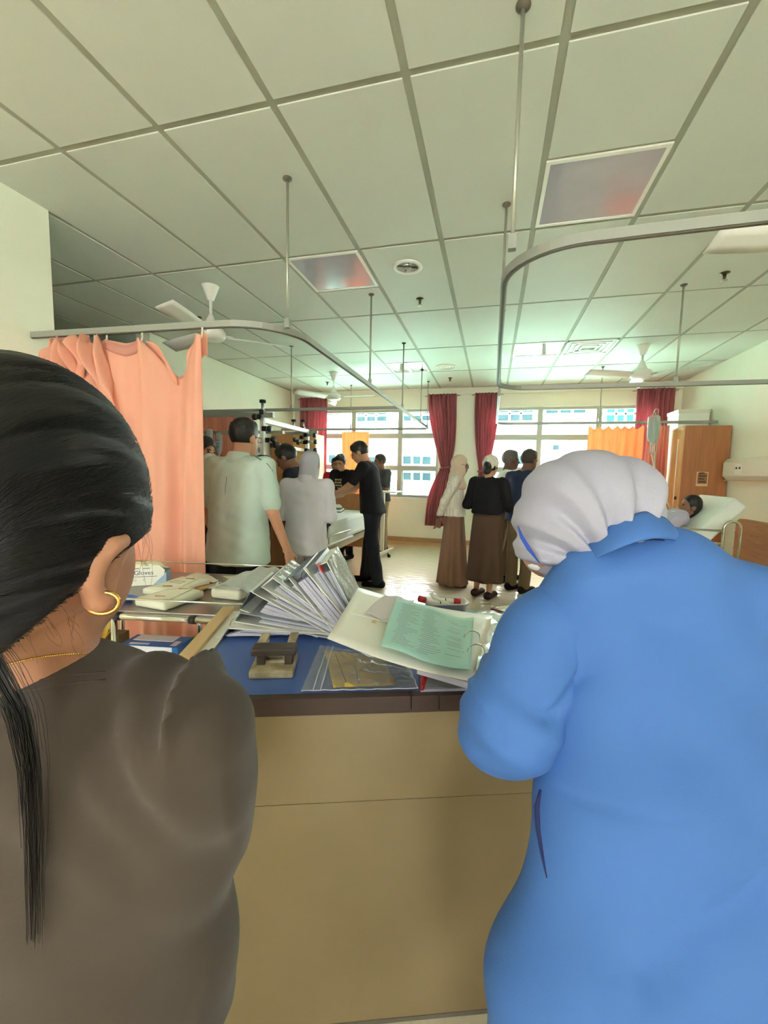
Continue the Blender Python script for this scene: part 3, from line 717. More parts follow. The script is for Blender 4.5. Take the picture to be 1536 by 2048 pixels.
# ------------------------------------------------------------------ the bed on the right
mat('sheet_white', (226, 232, 224), 0.8, bump=0.15, bscale=9)
mat('mattress_side', (214, 206, 190), 0.8)
mat('bed_wood', (178, 134, 92), 0.5, var=0.14, vscale=6, stretch=(0.7, 0.7, 6))
mat('bed_steel', (206, 198, 180), 0.3, metal=0.7)
mat('blanket_blue', (168, 190, 210), 0.85, bump=0.3, bscale=12)
def bed_right():
    root = empty('hospital_bed', (1.6, 5.35, 0)); tag(root, 'hospital bed with raised white backrest on the right', 'bed')
    def put(o): return child_world(o, root)
    y0, y1 = 4.98, 5.74
    # backrest slab
    a = Vector((1.92, 0, .66)); b = Vector((2.4, 0, 1.25)); d = (b - a).normalized(); n = Vector((d.z, 0, -d.x))
    bm = bmesh.new(); b_box(bm, (a + b) / 2 + n * .08 + Vector((0, (y0 + y1) / 2, 0)), ((b - a).length, y1 - y0, .16), Matrix(((d.x, 0, -n.x), (0, 1, 0), (d.z, 0, -n.z))), .03)
    put(link('backrest', bm_mesh(bm), 'sheet_white', None, True))
    put(BoxB('mattress', (.82, y0, .56), (1.97, y1, .68), 'sheet_white', None, .03))
    put(BoxB('bed_frame', (.8, y0 + .02, .42), (2.75, y1 - .02, .5), 'bed_steel'))
    put(BoxB('mattress_deck', (.81, y0, .5), (2.0, y1, .56), 'mattress_side'))
    # headboard with rounded top
    bm = bmesh.new(); prof = []
    Y0, Y1 = 4.86, 5.72
    for k in range(9): t = k / 8 * math.pi / 2; prof.append((Y1 - .12 + .12 * math.sin(t) if False else Y1 - .1 * (1 - math.cos(t)), .9 + .08 * math.sin(t)))
    prof = [(Y1, .38)] + prof
    for k in range(9): t = math.pi / 2 * (1 - k / 8); prof.append((Y0 + .1 * (1 - math.cos(t)), .9 + .08 * math.sin(t)))
    prof.append((Y0, .38))
    b_prism(bm, [Vector((2.79, y, z)) for y, z in prof], (.035, 0, 0)); hb = put(link('headboard', bm_mesh(bm), 'bed_wood'))
    for z in (.62, .8): child_world(BoxB('batten', (2.775, Y0 + .02, z), (2.79, Y1 - .02, z + .02), 'wood'), hb)
    put(BoxB('footboard', (.76, y0 - .03, .38), (.8, y1 + .03, .95), 'bed_wood', None, .01))
    # near side rail
    yr = 4.9
    put(Tube('side_rail', [(1.0, yr, .925), (2.29, yr, .905)], .011, 'bed_steel')); put(Tube('side_rail', [(1.0, yr, .79), (2.29, yr, .775)], .011, 'bed_steel'))
    hp = [Vector((2.29, yr, .45)), Vector((2.29, yr, .9))] + [Vector((2.365 - .075 * math.cos(t), yr, .925 + .08 * math.sin(t))) for t in [k * math.pi / 10 for k in range(11)]] + [Vector((2.44, yr, .9)), Vector((2.44, yr, .45))]
    put(Tube('hoop_post', hp, .014, 'chrome'))
    for x in (1.0, 1.4, 1.8): put(Tube('rail_post', [(x, yr, .45), (x, yr, .92)], .009, 'bed_steel'))
    put(Tube('far_rail', [(1.0, 5.82, .9), (2.2, 5.82, .9)], .011, 'bed_steel'))
    for x in (.9, 2.6):
        for y in (y0 + .08, y1 - .08):
            lg = put(BoxB('leg', (x - .03, y - .03, .1), (x + .03, y + .03, .42), 'bed_steel')); child_world(Lathe('caster', [(.0, -.02), (.05, -.02), (.055, 0), (.05, .02), (.0, .02)], (x, y, .055), 'black_plastic', n=16, rot=Matrix.Rotation(math.pi / 2, 3, 'X')), lg)
bed_right()
# drip stand with bottle and line
mat('bottle_clear', (206, 220, 210), 0.15, spec=0.7, alpha=0.55); mat('tube_clear', (230, 226, 210), 0.3)
def drip_stand():
    x, y = 1.955, 5.9
    root = empty('drip_stand', (x, y, 0)); tag(root, 'chrome drip stand standing behind the patient bed', 'drip stand')
    child_world(Tube('pole', [(x, y, .08), (x, y, 2.2)], .011, 'chrome'), root)
    child_world(Tube('hook_arm', [(x, y, 2.2), (x - .005, y, 2.27), (x - .04, y, 2.27), (x - .05, y, 2.235)], .006, 'chrome'), root)
    child_world(Lathe('height_knob', [(.02, 0), (.028, .01), (.028, .03), (.0, .035)], (x, y - .01, 1.16), 'black_plastic', n=12, rot=Matrix.Rotation(math.pi / 2, 3, 'X')), root)
    for k in range(5):
        a = k * 2 * math.pi / 5; child_world(Tube('foot', [(x, y, .09), (x + .26 * math.cos(a), y + .26 * math.sin(a), .05)], .012, 'chrome'), root)
    bx_, by_ = x - .05, y - .02
    br = empty('drip_bottle', (bx_, by_, 1.82)); tag(br, 'clear plastic drip bottle hanging upside down with its line', 'drip bottle')
    child_world(Lathe('bottle', [(.0, .36), (.05, .36), (.062, .345), (.066, .32), (.066, .1), (.055, .06), (.028, .03), (.022, .0)], (bx_, by_, 1.83), 'bottle_clear', n=20), br)
    child_world(Lathe('fluid', [(.0, .27), (.06, .27), (.06, .1), (.05, .06), (.02, .03)], (bx_, by_, 1.832), 'facade_ledge', n=18), br)
    child_world(Tube('hanging_loop', [(bx_ - .02, by_, 2.19), (bx_ - .004, by_, 2.245), (bx_ + .018, by_, 2.19)], .006, 'tube_clear', n=6), br)
    child_world(Lathe('drip_chamber', [(.008, 0), (.016, -.02), (.016, -.09), (.006, -.11)], (bx_, by_, 1.83), 'bottle_clear', n=12), br)
    pts = [Vector((bx_, by_, 1.72)), PY(1310, 940, 5.86), PY(1326, 985, 5.78), PY(1338, 1012, 5.7), PY(1350, 1035, 5.55), PY(1358, 1062, 5.3)]
    sm = []
    for i in range(len(pts) - 1):
        p0 = pts[max(i - 1, 0)]; p1 = pts[i]; p2 = pts[i + 1]; p3 = pts[min(i + 2, len(pts) - 1)]
        for k in range(5):
            t = k / 5; sm.append(.5 * ((2 * p1) + (p2 - p0) * t + (2 * p0 - 5 * p1 + 4 * p2 - p3) * t * t + (3 * p1 - p0 - 3 * p2 + p3) * t ** 3))
    sm.append(pts[-1]); child_world(Tube('line', sm, .006, 'tube_clear', n=6), br)
    q = PY(1327, 988, 5.77); child_world(Box('roller_clamp', q, (.035, .03, .085), 'white_paint', None, Matrix.Rotation(R(-25), 3, 'Y')), br)
drip_stand()
# ------------------------------------------------------------------ the bed on the left under the traction frame
def bed_left():
    root = empty('hospital_bed', (-2.2, 4.9, 0)); tag(root, 'hospital bed with wooden footboard behind the lilac scarf nurse', 'bed')
    def put(o): return child_world(o, root)
    x0, x1 = -2.62, -1.72
    fb = put(BoxB('footboard', (x0, 3.96, .3), (x1 + .04, 3.99, 1.07), 'wood', None, .006))
    child_world(BoxB('edge_post', (x1 + .04, 3.95, .1), (x1 + .075, 4.0, 1.085), 'offwhite', None, .004), fb)
    for k in range(7): child_world(Box('slot_hole', (x1 + .058, 3.948, .5 + .07 * k), (.012, .006, .02), 'rail_dark'), fb)
    put(BoxB('frame', (x0 + .04, 4.0, .5), (x1 - .02, 5.9, .58), 'bed_steel')); put(BoxB('mattress', (x0 + .03, 4.02, .6), (x1, 5.88, .86), 'sheet_white', None, .04))
    put(BoxB('headboard', (x0, 5.9, .3), (x1, 5.94, 1.1), 'wood', None, .01))
    put(Tube('side_rail', [(x1 + .03, 4.1, .72), (x1 + .03, 4.9, .7)], .01, 'bed_steel')); put(Tube('rail_post', [(x1 + .03, 4.2, .5), (x1 + .03, 4.2, 1.0)], .009, 'bed_steel'))
    for x in (x0 + .1, x1 - .06):
        for y in (4.1, 5.8): put(BoxB('leg', (x - .03, y - .03, 0), (x + .03, y + .03, .5), 'bed_wood'))
    put(Tube('cross_bar', [(x1 + .02, 4.05, .62), (x1 + .06, 4.9, .62)], .014, 'offwhite'))
    bl = sdf_obj('blanket', [ecap((-2.3, 4.25, .88), (-1.86, 4.3, .88), (.16, .08), (.15, .07), (0, 1, 0)), ecap((-2.3, 4.6, .88), (-1.9, 4.7, .89), (.2, .07), (.16, .07), (0, 1, 0))], 'blanket_blue', h=.015, k=.05)
    tag(bl, 'rumpled pale blue blanket on the left bed', 'blanket')
bed_left()
mat('folder_grey', (92, 108, 112), 0.4)
def clip_files():
    for k, (dx, dz, rz, lab) in enumerate(((0, 0, .2, 'dark grey file lying on the left bed beside the man in black'), (-.02, .04, .45, 'white topped file stacked on the dark grey file on the left bed'))):
        c = PY(668, 1013, 4.35) + Vector((dx, 0, dz)); c.z = .985 + dz
        root = empty('chart_file', c); tag(root, lab, 'file'); rt = Matrix.Rotation(rz, 3, 'Z')
        child_world(Box('cover', c, (.2, .28, .012), 'folder_grey', None, rt), root); child_world(Box('pages', c + Vector((0, 0, .014)), (.19, .27, .016), 'paper_white', None, rt), root)
clip_files()
# traction frame
def traction():
    root = empty('traction_frame', (-2.4, 4.05, .6)); tag(root, 'white metal traction frame with black clamp knobs over the left bed', 'traction frame')
    def put(o): return child_world(o, root)
    def knob(c, ax, l=.07):
        c = Vector(c); ax = Vector(ax)
        k_ = put(Tube('clamp', [c, c + ax * l], .016, 'steel', n=8)); child_world(Tube('clamp_knob', [c + ax * l, c + ax * (l + .03)], .034, 'black_plastic', n=10), k_)
        child_world(Box('clamp_block', c, (.05, .06, .05), 'black_plastic'), k_)
    A = Vector((-2.4, 4.05, 1.95)); B = Vector((-2.6, 5.6, 1.99))
    put(Box('post', (-2.4, 4.05, 1.3), (.045, .045, 1.36), 'white_paint')); put(Box('post', (-2.6, 5.6, 1.3), (.045, .045, 1.4), 'white_paint'))
    def beam(nm, a, b, w, m):
        d = (b - a).normalized(); s = d.cross(Vector((0, 0, 1))).normalized(); u = s.cross(d); put(Box(nm, (a + b) / 2, ((b - a).length, w, w), m, None, Matrix((d, s, u)).transposed()))
    beam('long_beam', A, B, .05, 'white_paint'); beam('cross_beam', Vector((-3.2, 4.02, 2.02)), Vector((-2.25, 4.02, 2.0)), .05, 'rail_metal')
    beam('lower_beam', Vector((-2.27, 4.1, 1.69)), Vector((-2.66, 5.6, 1.72)), .04, 'white_paint'); beam('cross_beam', Vector((-3.8, 4.6, 1.88)), Vector((-2.45, 4.6, 1.88)), .035, 'rail_metal')
    beam('end_beam', Vector((-2.95, 5.62, 1.96)), Vector((-2.45, 5.62, 1.98)), .04, 'rail_metal')
    knob((-2.38, 4.02, 2.03), (0, 0, 1), .1); knob((-2.4, 4.0, 1.98), (-1, 0, 0), .05); knob((-2.36, 4.03, 1.86), (1, 0, 0), .04); knob((-2.33, 4.05, 1.74), (1, -.2, .1), .05)
    knob((-2.74, 5.45, 2.02), (0, 0, 1), .09); knob((-2.62, 5.5, 2.02), (0, 0, 1), .09); knob((-2.6, 5.55, 1.93), (1, 0, 0), .12); knob((-2.66, 5.55, 1.9), (-1, 0, -.3), .1)
    knob((-2.6, 5.58, 1.84), (1, 0, 0), .12); knob((-2.62, 5.58, 1.83), (-1, 0, 0), .1); knob((-2.6, 5.58, 1.72), (1, 0, 0), .12); knob((-2.3, 4.1, 1.69), (1, -.3, 0), .03); knob((-3.1, 4.55, 1.92), (0, 0, 1), .05)
traction()
# two drip bags by the coral curtain
mat('bag_clear', (214, 222, 226), 0.2, alpha=0.7); mat('bag_print', (120, 140, 170), 0.6)
for px, py0, py1, lab in ((420, 858, 905, 'clear drip bag on the left, half hidden by the peach curtain'), (438, 866, 910, 'drip bag with printed label next to the man in mint green')):
    a = PY(px, py0, 4.55); b = PY(px, py1, 4.55); h_ = a.z - b.z
    root = empty('drip_bag', b); tag(root, lab, 'drip bag')
    bm = bmesh.new(); b_lathe(bm, [(.0, 0), (.012, 0), (.03, .03), (.046, .06), (.046, h_ - .03), (.03, h_), (.0, h_)], b, 14); bmesh.ops.scale(bm, vec=(1, .5, 1), space=Matrix.Translation(-b), verts=bm.verts)
    child_world(link('bag', bm_mesh(bm), 'bag_clear', None, True), root)
    for k in range(3): child_world(Box('label_line', b + Vector((0, -.026, .1 + .04 * k)), (.05, .004, .015), 'bag_print'), root)
    child_world(Tube('strap', [a, Vector((a.x, 4.6, 1.875))], .004, 'tube_clear', n=6), root); child_world(Tube('outlet_line', [b + Vector((0, 0, .005)), b + Vector((.01, 0, -.1)), b + Vector((-.02, 0, -.3))], .006, 'tube_clear', n=6), root)
# overbed table
def overbed():
    root = empty('overbed_table', (-1.75, 6.5, 0)); tag(root, 'wheeled overbed table with pale top near the left window', 'table')
    def put(o): return child_world(o, root)
    put(BoxB('table_top', (-1.98, 6.62, 1.09), (-1.5, 7.06, 1.115), 'offwhite', None, .006)); put(BoxB('post', (-1.82, 6.86, .08), (-1.76, 6.92, 1.09), 'offwhite'))
    a = Vector((-1.83, 6.15, .07)); b = Vector((-1.66, 7.15, .07)); d = (b - a).normalized(); s = d.cross(Vector((0, 0, 1))); put(Box('base_bar', (a + b) / 2, ((b - a).length, .05, .045), 'offwhite', None, Matrix((d, s, Vector((0, 0, 1)))).transposed()))
    for p in (PZ(778, 1112, .03), PZ(752, 1128, .03)): 
        cs = put(Lathe('caster', [(.0, -.012), (.028, -.012), (.032, 0), (.028, .012), (.0, .012)], (p.x, p.y, .032), 'black_plastic', n=14, rot=Matrix.Rotation(math.pi / 2, 3, 'X'))); child_world(Tube('caster_fork', [(p.x, p.y, .035), (p.x - .03, p.y + .02, .075)], .014, 'black_plastic', n=8), cs)
overbed()
# ------------------------------------------------------------------ nurses' counter
ZC = .89
CO = Vector((-.076, .981, 0)); CU = Vector((.943, .334, 0)).normalized(); CV = Vector((-CU.y, CU.x, 0)); CROT = Matrix((CU, CV, Vector((0, 0, 1)))).transposed()
def CP(u, v, z=ZC): return CO + CU * u + CV * v + Vector((0, 0, z))
mat('laminate_blue', (74, 104, 172), 0.28, spec=0.5, var=0.04, vscale=5)
mat('laminate_cream', (150, 132, 98), 0.3, spec=0.5, var=0.06, vscale=2.5, rgb2=(138, 120, 86))
mat('edge_brown', (70, 52, 44), 0.45, var=0.2, vscale=8)
mat('plinth', (110, 104, 92), 0.6); mat('trim_white', (226, 222, 212), 0.5); mat('trim_tan', (206, 176, 128), 0.5, var=0.1)
def CBox(nm, u0, u1, v0, v1, z0, z1, m, root, bev=0.0): return child_world(Box(nm, CP((u0 + u1) / 2, (v0 + v1) / 2, (z0 + z1) / 2), (u1 - u0, v1 - v0, z1 - z0), m, None, CROT, bev), root)
ctr = empty('nurse_counter', CP(0, .3, 0), math.atan2(CU.y, CU.x)); tag(ctr, 'long counter with blue top, brown edge and cream front panel', 'counter')
CBox('worktop', -.64, 1.3, .012, .6, ZC - .035, ZC, 'laminate_blue', ctr, .001)
for i, (a, b) in enumerate(((-.64, -.098), (-.096, -.03), (-.028, 1.3))): CBox('edge_strip', a, b, -.014, .012, ZC - .04, ZC + .001, 'edge_brown', ctr, .001)
CBox('front_panel', -.62, 1.28, -.006, .03, .622, ZC - .035, 'laminate_cream', ctr); 
CBox('front_panel', -.62, 1.28, -.006, .03, .012, .6205, 'laminate_cream', ctr)
CBox('end_panel', -.62, -.6, .05, .58, .03, ZC - .035, 'laminate_cream', ctr); CBox('end_panel', 1.26, 1.28, .05, .58, .03, ZC - .035, 'laminate_cream', ctr)
CBox('back_panel', -.6, 1.26, .56, .58, .03, ZC - .035, 'laminate_cream', ctr); CBox('plinth', -.63, 1.28, -.008, .57, 0, .012, 'plinth', ctr)
CBox('side_trim', -.672, -.64, 0, .6, ZC - .05, ZC + .006, 'trim_white', ctr); CBox('side_board', -.715, -.672, 0, .62, ZC - .16, ZC + .018, 'trim_tan', ctr, .004)

# ------------------------------------------------------------------ binders fanned out like toppled books
mat('board_grey', (150, 156, 160), 0.35); mat('board_white', (226, 228, 220), 0.3); mat('pages_lilac', (190, 188, 204), 0.7, var=0.1, vscale=60, stretch=(.3, .3, 12)); mat('inner_slate', (78, 88, 102), 0.5)
clear_mat('sleeve', (235, 240, 238), 0.3, 0.1, 0.7, 13)
mat('foil_glare', (236, 242, 238), 0.14, spec=0.9, bump=0.6, bscale=14, coat=0.8)
mat('red_plastic', (178, 34, 36), 0.4); mat('black_binder', (34, 34, 38), 0.4)
FN = PZ(658, 1283, .893); FE = (PZ(440, 1278, .893) - FN).normalized(); FW = Vector((FE.y, -FE.x, 0)); FW = FW if FW.y > 0 else -FW
def FP(s, t, o=0.0): return FN + FE * s + Vector((0, 0, t)) + FW * o
# outer end lower and upper corner (s, t) on the near side, angle, board length, depth, colours
BIND = [((.336, .003), (.315, .036), 2, .34, .25, 'board_white', 'lowest grey binder of the fanned pile, lying flat on the blue top'),
        ((.299, .054), (.282, .082), 9, .33, .25, 'board_grey', 'second binder up from the counter in the fanned pile'),
        ((.286, .089), (.253, .149), 19, .32, .25, 'board_white', 'thick open ended binder third from the bottom of the fan'),
        ((.238, .152), (.21, .17), 28, .31, .25, 'board_white', 'thin white edged binder fourth from the bottom of the fan'),
        ((.212, .168), (.178, .196), 36, .3, .26, 'foil_glare', 'binder with crinkled clear pocket showing on its cover, mid fan'),
        ((.15, .18), (.12, .2), 43, .27, .2, 'black_binder', 'black binder in the middle of the fan'),
        ((.125, .2), (.08, .232), 50, .27, .25, 'board_white', 'white topped binder third from the right end of the fan'),
        ((.075, .23), (.045, .247), 56, .27, .26, 'board_grey', 'binder with a red divider second from the right end of the fan'),
        ((.04, .235), (.012, .248), 62, .28, .26, 'foil_glare', 'steepest binder at the right end of the fan with shiny clear cover')]
def binder(i, b0, b1, ang, ln, dp, m, label):
    root = empty('ring_binder', FP(b0[0] - ln * .5, 0, dp / 2)); tag(root, label, 'binder', 'binders fanned out on the counter')
    a = R(ang); d = Vector((-math.cos(a), -math.sin(a)))
    def inner(p, sh):
        q = [p[0] + d.x * ln, p[1] + d.y * ln]
        if q[1] < .004 + sh: t = (p[1] - (.004 + sh)) / max(math.sin(a), .02); t = min(t, ln); q = [p[0] + d.x * t, max(p[1] + d.y * t, .003 + sh)]
        return q
    i0 = inner(b0, 0); i1 = inner(b1, .008); off = .012 * (i % 3)
    nrm = Vector((-d.y, d.x))
    def slab(nm, p, q, th, mm, o0, o1):
        dd = Vector((q[0] - p[0], q[1] - p[1])).normalized(); nn = Vector((-dd.y, dd.x)) * th
        bm = bmesh.new(); b_prism(bm, [FP(p[0], p[1], o0), FP(q[0], q[1], o0), FP(q[0] + nn.x, q[1] + nn.y, o0), FP(p[0] + nn.x, p[1] + nn.y, o0)], FW * (o1 - o0)); return child_world(link(nm, bm_mesh(bm), mm), root)
    slab('lower_cover', b0, i0, .0025, 'board_white', off, off + dp); slab('upper_cover', b1, i1, .0025, m if m != 'black_binder' else 'black_binder', off, off + dp)
    slab('spine', b0, b1, .003, 'inner_slate' if i not in (4, 8) else 'board_white', off + .004, off + dp - .004)
    # page block: a wedge set back from the near edge
    f = .22 if i < 4 else .12
    def mix(p, q, t): return (p[0] + (q[0] - p[0]) * t, p[1] + (q[1] - p[1]) * t)
    A, B, Cc, D = mix(b0, i0, f), mix(b1, i1, f), mix(b1, i1, .97), mix(b0, i0, .97)
    e = lambda p, q, t: mix(p, q, t)
    bm = bmesh.new(); lo1, hi1 = e(A, B, .12), e(A, B, .78); lo2, hi2 = e(D, Cc, .12), e(D, Cc, .85)
    b_prism(bm, [FP(*lo1, off + .012), FP(*lo2, off + .006), FP(*hi2, off + .006), FP(*hi1, off + .012)], FW * (dp - .02)); child_world(link('pages', bm_mesh(bm), 'pages_lilac'), root)
    for t in (.4, .62):
        p, q = e(A, B, t), e(D, Cc, t); slab('divider', p, q, .0012, 'board_white' if t < .5 else 'board_grey', off + .003, off + dp - .01)
    # metal edge clip on the near corner of the spine and a ring inside
    c0 = mix(b0, i0, .14); c1 = mix(b1, i1, .14); r_ = max(.008, ((c1[0] - c0[0]) ** 2 + (c1[1] - c0[1]) ** 2) ** .5 * .4); cc = ((c0[0] + c1[0]) / 2, (c0[1] + c1[1]) / 2)
    for o_ in (.07, .15): child_world(Tube('ring', [FP(cc[0] + r_ * math.cos(t), cc[1] + r_ * math.sin(t), off + o_) for t in [k * math.pi / 6 for k in range(12)]], .0014, 'chrome', n=5, closed=True), root)
    if i == 7: slab('red_divider', mix(b1, i1, .03), mix(b1, i1, .14), -.004, 'red_plastic', off - .004, off + .03)
    if i in (4, 8):
        # clear pocket film over the cover and a printed slip under it
        dd = Vector((i1[0] - b1[0], i1[1] - b1[1])).normalized(); nn = Vector((-dd.y, dd.x)); L_ = ((i1[0] - b1[0]) ** 2 + (i1[1] - b1[1]) ** 2) ** .5
        s_ = 1 if nn.y > 0 else -1
        def f_(u, v):
            p = (b1[0] + dd.x * L_ * u, b1[1] + dd.y * L_ * u); h_ = s_ * (.005 + .003 * math.sin(u * 23 + v * 9) * math.sin(v * 31 + u * 5)); return FP(p[0] + nn.x * h_, p[1] + nn.y * h_, off + .006 + (dp - .012) * v)
        child_world(link('clear_pocket', grid_mesh(f_, 24, 24, .0006), 'sleeve', None, True), root)
        for k in range(6 if i == 8 else 3):
            u0 = .12 + .1 * k; p = mix(b1, i1, u0); q = mix(b1, i1, u0 + .03); slab('printed_line', (p[0] + nn.x * s_ * .003, p[1] + nn.y * s_ * .003), (q[0] + nn.x * s_ * .003, q[1] + nn.y * s_ * .003), .0006, 'poster_blue', off + .03, off + dp - .05)
for i, b in enumerate(BIND): binder(i, *b)

# ------------------------------------------------------------------ open folder with the mint form
mat('folder_white', (232, 230, 218), 0.35, spec=0.6); mat('paper_mint', (170, 214, 204), 0.6, bump=0.05, bscale=30); mat('paper_pink', (206, 196, 196), 0.6); mat('ink_grey', (150, 158, 160), 0.7); mat('ink_teal', (110, 146, 148), 0.7)
def quad(pts, u, v): return (pts[0] * (1 - u) + pts[1] * u) * (1 - v) + (pts[3] * (1 - u) + pts[2] * u) * v
def open_folder():
    L = PZ(655, 1276, 1.02); T = PZ(716, 1176, 1.045); BR = PZ(946, 1362, .945); TR = PZ(985, 1232, .955)
    root = empty('open_folder', CP(-.05, .15, ZC)); tag(root, 'open white ring folder with clipped pages in front of the blue uniformed nurse', 'folder')
    Q = [L, BR, TR, T]
    def f(u, v): p = quad(Q, u, v); return p + Vector((0, 0, -.012 * math.sin(u * math.pi)))
    child_world(link('left_cover', grid_mesh(f, 16, 10, .004), 'folder_white', None, True), root)
    # turned-over pages hanging over the left cover
    def sheet(nm, c, m, lift, curl=0.0):
        def g(u, v):
            p = quad(c, u, v); return p + Vector((0, 0, lift + curl * max(0, (u - .75) / .25) ** 2 + .003 * math.sin(u * 9 + v * 4)))
        return child_world(link(nm, grid_mesh(g, 22, 14, .0008), m, None, True), root)
    sheet('pocket_page', [quad(Q, .14, .5), quad(Q, .4, .46), quad(Q, .42, .97), quad(Q, .2, .97)], 'paper_pink', .0015)
    Tq = [PZ(761, 1302, 1.0), PZ(921, 1353, .955), PZ(940, 1250, .965), PZ(792, 1202, 1.015)]
    tl = sheet('mint_form', [Tq[0], Tq[1] + (Tq[1] - Tq[0]) * .12, Tq[2] + Vector((.01, 0, 0)), Tq[3]], 'paper_mint', .012, .012)
    rnd = random.Random(8)
    for k in range(26):
        v0 = .1 + .033 * k; 
        if v0 > .93: break
        for j in range(rnd.choice((2, 3))):
            u0 = .08 + .3 * j + .05 * rnd.random(); u1 = u0 + .12 + .14 * rnd.random()
            def g(u, v, v0=v0, u0=u0, u1=u1):
                uu = u0 + (u1 - u0) * u; vv = v0 + .008 * v; p = quad([Tq[0], Tq[1] + (Tq[1] - Tq[0]) * .12, Tq[2] + Vector((.01, 0, 0)), Tq[3]], uu, vv)
                return p + Vector((0, 0, .0132 + .012 * max(0, (uu - .75) / .25) ** 2 + .003 * math.sin(uu * 9 + vv * 4)))
            child_world(link('print_line', grid_mesh(g, 8, 1), 'ink_grey', None), tl)
    pk = quad(Q, .1, .45)
    def g2(u, v): p = quad(Q, .06 + .44 * u, .42 + .012 * v); return p + Vector((0, 0, .006))
    child_world(link('pocket_edge', grid_mesh(g2, 10, 1, .001), 'white_paint'), root)
    def g3(u, v): p = quad(Q, .22 + .03 * u, .36 + .05 * v); return p + Vector((0, 0, .0045))
    child_world(link('tape_stain', grid_mesh(g3, 4, 4, .0005), 'trim_tan'), root)
    # ring mechanism
    for py, px in ((1276, 938), (1304, 946)):
        c = PZ(px + 6, py, .985); child_world(Tube('ring', [c + CU * (.022 * math.cos(t)) + Vector((0, 0, .02 * math.sin(t))) for t in [-.3 + k * .37 for k in range(10)]], .0016, 'chrome', n=6), root)
    # right hand pages in clear sleeves
    Rq = [PZ(952, 1340, .95), PZ(1040, 1330, .94), PZ(1060, 1215, .94), PZ(968, 1226, .95)]
    def h1(u, v): p = quad(Rq, u, v); return p + Vector((0, 0, .006 * math.sin(u * 14 + v * 9) * math.sin(v * 17)))
    child_world(link('right_cover', grid_mesh(lambda u, v: quad(Rq, u, v) + Vector((0, 0, -.02)), 8, 8, .004), 'folder_white', None, True), root)
    child_world(link('clear_sleeve', grid_mesh(h1, 26, 20, .0008), 'foil_glare', None, True), root)
    # boards of pages underneath
    bm = bmesh.new(); b_prism(bm, [quad(Q, .62, .03) + Vector((0, 0, -.03)), quad(Q, 1, .03) + Vector((0, 0, -.03)), quad(Q, 1, .95) + Vector((0, 0, -.03)), quad(Q, .62, .95) + Vector((0, 0, -.03))], (0, 0, .015)); child_world(link('page_block', bm_mesh(bm), 'pages_lilac'), root)
open_folder()
# ------------------------------------------------------------------ hole punch
mat('punch_cream', (196, 184, 152), 0.55, var=0.25, vscale=30, rgb2=(150, 136, 108)); mat('punch_dark', (70, 60, 54), 0.45)
def punch():
    root = empty('hole_punch', CP(-.445, .14)); tag(root, 'worn cream two hole punch with dark lever on the blue top', 'hole punch')
    u0, u1, v0, v1 = -.5, -.388, .085, .2
    CBox('base', u0, u1, v0, v1, ZC + .001, ZC + .022, 'punch_cream', root, .006)
    CBox('deck', u0 + .012, u1 - .008, v0 + .045, v1 - .01, ZC + .02, ZC + .03, 'punch_cream', root, .003)
    for u in (u0 + .014, u1 - .026):
        c = CBox('cheek', u, u + .02, v0 + .06, v1 - .005, ZC + .025, ZC + .062, 'punch_cream', root, .003)
        child_world(Lathe('punch_pin', [(.006, 0), (.006, .035), (.0, .036)], CP(u + .01, v0 + .05, ZC + .02), 'steel', n=10), root); CBox('pin_guide', u - .001, u + .021, v0 + .035, v0 + .06, ZC + .02, ZC + .048, 'punch_dark', root, .003)
    lv = CBox('lever', u0 + .0, u1 + .004, v0 + .028, v0 + .075, ZC + .048, ZC + .068, 'punch_dark', root, .006)
    for u in (u0 + .006, u1 - .026): CBox('lever_arm', u, u + .024, v0 + .07, v1 + .035, ZC + .055, ZC + .066, 'punch_cream', root, .003)
    # scribbled pen mark on the deck
    pts = [CP(u0 + .035 + .004 * k, v0 + .056 + .004 * math.sin(k * 2.1), ZC + .0305) for k in range(11)]; child_world(Tube('pen_mark', pts, .0009, 'ink_dark', n=5), root)
punch()
